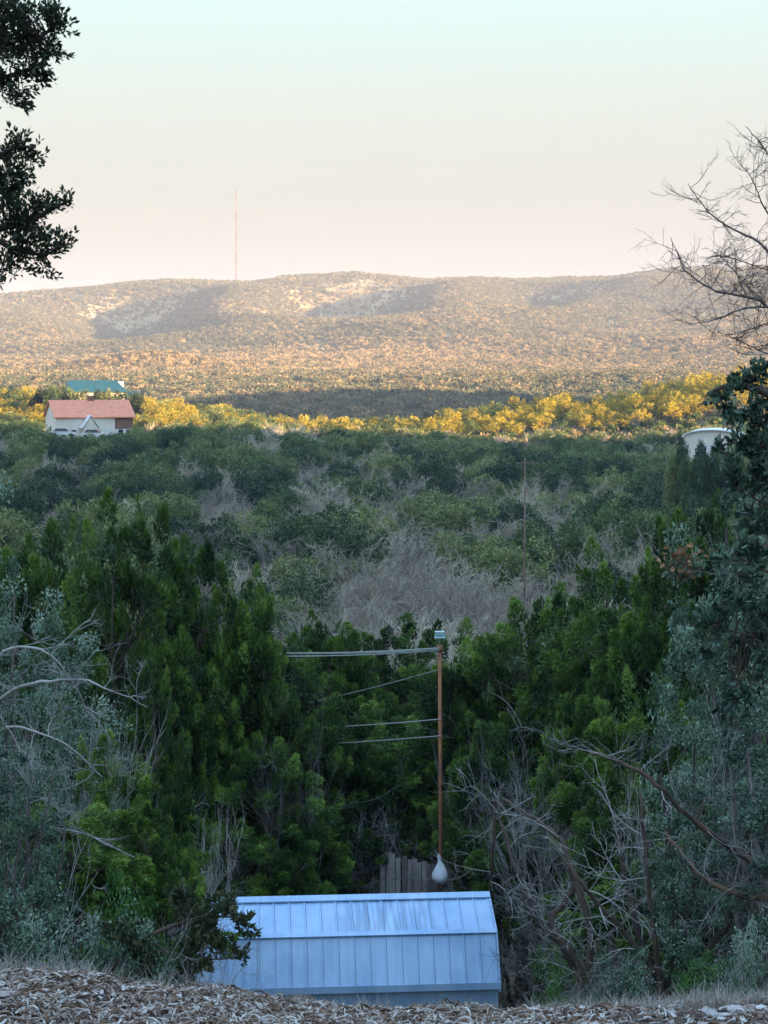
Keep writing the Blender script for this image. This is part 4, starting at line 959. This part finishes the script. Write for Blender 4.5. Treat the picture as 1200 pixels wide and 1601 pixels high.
keep=rng.random(n)<np.maximum(left*1.0,right*.8); x,y=x[keep],y[keep]; right=right[keep]
sc=rng.uniform(.5,1.05,len(x))*np.where(y<11.3,.55,1.0)
scatter('dry_grass',np.stack([x,y,H(x,y)],-1),sc,rng.uniform(0,6.28,len(x)),GT,'pale dry grass along the top of the bank')
n=1400; x=rng.uniform(-3.5,3,n); y=rng.uniform(10,12,n); k=rng.random(n)<.35
scatter('grass_wisps',np.stack([x,y,H(x,y)],-1)[k],rng.uniform(.25,.5,n)[k],rng.uniform(0,6.28,n)[k],GT,'sparse grass wisps poking through the mulch')
# mulch and stones
def chip(seed,L=.11,Wd=.035,curl=.3):
    rg=np.random.default_rng(seed); n=5; t=np.linspace(-.5,.5,n); z=curl*L*(.25-t*t)*rg.uniform(-1.2,1.6); bend=rg.uniform(-.35,.35)*L; v=[];f=[]
    for i in range(n):
        w=Wd*.5*rg.uniform(.6,1.1)*(1 if 0<i<n-1 else rg.uniform(.25,.8)); off=bend*(t[i]**2)*2; th=.004
        v+=[(t[i]*L,-w+off,z[i]),(t[i]*L,w+off,z[i]+rg.normal()*.005),(t[i]*L,w+off,z[i]+th),(t[i]*L,-w+off,z[i]+th)]
    for i in range(n-1):
        a=4*i;b=a+4
        for j in range(4): f.append([a+j,a+(j+1)%4,b+(j+1)%4,b+j])
    f.append([0,1,2,3]); k=len(v)-4; f.append([k+3,k+2,k+1,k]); return v,f
def litter_mat(name,cols):
    m,n,b,o=newmat(name); oi=n.nodes.new('ShaderNodeObjectInfo'); r=rampnode(n,cols); n.links.new(oi.outputs['Random'],r.inputs[0])
    tc=n.nodes.new('ShaderNodeTexCoord'); ns=n.nodes.new('ShaderNodeTexNoise'); ns.inputs['Scale'].default_value=40; ns.inputs['Detail'].default_value=4; n.links.new(tc.outputs['Object'],ns.inputs['Vector'])
    mx=n.nodes.new('ShaderNodeMix'); mx.data_type='RGBA'; mx.blend_type='MULTIPLY'; mx.inputs[0].default_value=.6; n.links.new(r.outputs[0],mx.inputs[6]); rr=rampnode(n,[(.3,(.45,.42,.4)),(.7,(1.1,1.1,1.1))]); n.links.new(ns.outputs['Fac'],rr.inputs[0]); n.links.new(rr.outputs[0],mx.inputs[7])
    n.links.new(mx.outputs[2],b.inputs['Base Color']); b.inputs['Roughness'].default_value=.75; return m
M['chip']=litter_mat('wood_chips_and_leaves',[(0,(.05,.028,.02)),(.25,(.16,.09,.055)),(.45,(.30,.21,.15)),(.7,(.42,.37,.33)),(1,(.62,.60,.58))])
M['stone']=litter_mat('limestone_chips',[(0,(.25,.23,.22)),(.5,(.42,.40,.39)),(1,(.60,.59,.58))])
CH=[]
for s in range(14):
    v,f=chip(260+s,rng.uniform(.035,.13),rng.uniform(.004,.020),rng.uniform(.0,1.2)); CH.append(mesh('chip',np.array(v),f,M['chip']))
def stone(seed,r=.04):
    rg=np.random.default_rng(seed)
    import bmesh
    bm=bmesh.new(); bmesh.ops.create_icosphere(bm,subdivisions=2,radius=r)
    pl=[(unit(rg.normal(size=3)),rg.uniform(.55,.9)*r) for _ in range(9)]
    for vv in bm.verts:
        p=np.array(vv.co)
        for nn,dd in pl:
            e=p@nn-dd
            if e>0: p=p-nn*e
        vv.co=(p[0]*1.4,p[1],p[2]*.55)
    me=bpy.data.meshes.new('stone'); bm.to_mesh(me); bm.free(); me.materials.append(M['stone']); return me
ST=[stone(270+s) for s in range(5)]
n=110000; x=rng.uniform(-3.4,3.6,n); y=rng.uniform(8.4,12.3,n); px=inpx(x,y)
dd=np.clip((1120-px)/260,.12,1)*np.clip(.75+.6*fbm(x*2,y*2,3),.2,1)*np.where((y>11.9)&(px>330),.35,1); k=rng.random(n)<dd; x,y=x[k],y[k]
scatter('wood_mulch',np.stack([x,y,H(x,y)+rng.uniform(.0,.045,len(x))+.03*fbm(x*2.2,y*2.2,3)],-1),rng.uniform(.5,1.5,len(x)),rng.uniform(0,6.28,len(x)),CH,'loose brown and grey wood chips and curled leaves on the bank',tilt=rng.normal(size=len(x))*.45)
n=3200; x=rng.uniform(-3.4,3.6,n); y=rng.uniform(9.6,12.0,n); px=inpx(x,y)
dd=np.clip(.42+.9*fbm(x*1.2+7,y*1.2,3),0,1)*np.clip((y-9.4)/2,.1,1); k=rng.random(n)<dd; x,y=x[k],y[k]
scatter('gravel',np.stack([x,y,H(x,y)+.02],-1),rng.uniform(.4,1.2,len(x)),rng.uniform(0,6.28,len(x)),ST,'pale limestone gravel mixed through the mulch',tilt=rng.normal(size=len(x))*.2)
for k,(px,py,D,s,lab) in enumerate([(140,1545,10.7,1.86,'flat bluish stone on the mulch near the left edge'),(70,1502,11.5,1.49,'reddish lump of stone on the crest at the left'),(300,1560,10.6,1.43,'pale stone on the mulch below the left end of the shed'),
     (105,1518,11.2,1.36,'pale stone on the crest beneath the dry grass at the left'),(240,1535,11.1,1.24,'pale flat stone at the crest left of the shed'),(35,1555,10.5,1.36,'pale stone near the left edge of the mulch'),(905,1590,10.5,2.0,'grey stone beside the dry grass at the right'),(850,1583,10.9,2.2,'grey stone on the crest right of the shed')]):
    x=(px-CX)/F*D; o=obj('rock',ST[k%5],loc=(x,D,gz(x,D)+.04),rot=(.1*k%.3,0,k*1.7),scale=(s,s,s)); tag(o,lab,'rock')
# sticks lying on the mulch
for k in range(8):
    x=rng.uniform(-2.0,1.5); y=rng.uniform(9.8,11.5); a=rng.uniform(0,3.14); L=rng.uniform(.2,.45)
    q=np.array([[-L/2,0,0],[-L/6,.02,.02],[L/6,-.02,.015],[L/2,.01,0]]); px=inpx(x,y); py=proj(x,y,gz(x,y))[1]
    o=obj('fallen_stick',mesh('fallen_stick',*tubes([(q,np.array([.006,.006,.005,.003]))],5),M['redtwig']),loc=(x,y,gz(x,y)+.06),rot=(0,rng.normal()*.08,a)); tag(o,'thin grey stick lying loose on the mulch bank','stick','loose sticks on the mulch')
# ================================================================ HAZE
M['haze']=bpy.data.materials.new('haze'); M['haze'].use_nodes=True; hn=M['haze'].node_tree; hn.nodes.clear()
ho=hn.nodes.new('ShaderNodeOutputMaterial'); hv=hn.nodes.new('ShaderNodeVolumePrincipled'); hn.links.new(hv.outputs[0],ho.inputs['Volume'])
hv.inputs['Color'].default_value=(.62,.76,1.0,1); hv.inputs['Density'].default_value=HAZE; hv.inputs['Anisotropy'].default_value=.0
zt=float(max(Z.max(),P(369,298,2620)[2]))+6; zb=float(Z.min())-2
hz_=obj('haze',MB().box(-3700,-960,zb,3700,9200,zt).mesh('haze',M['haze'])); tag(hz_,'thin evening haze filling the valley air',kind='stuff')
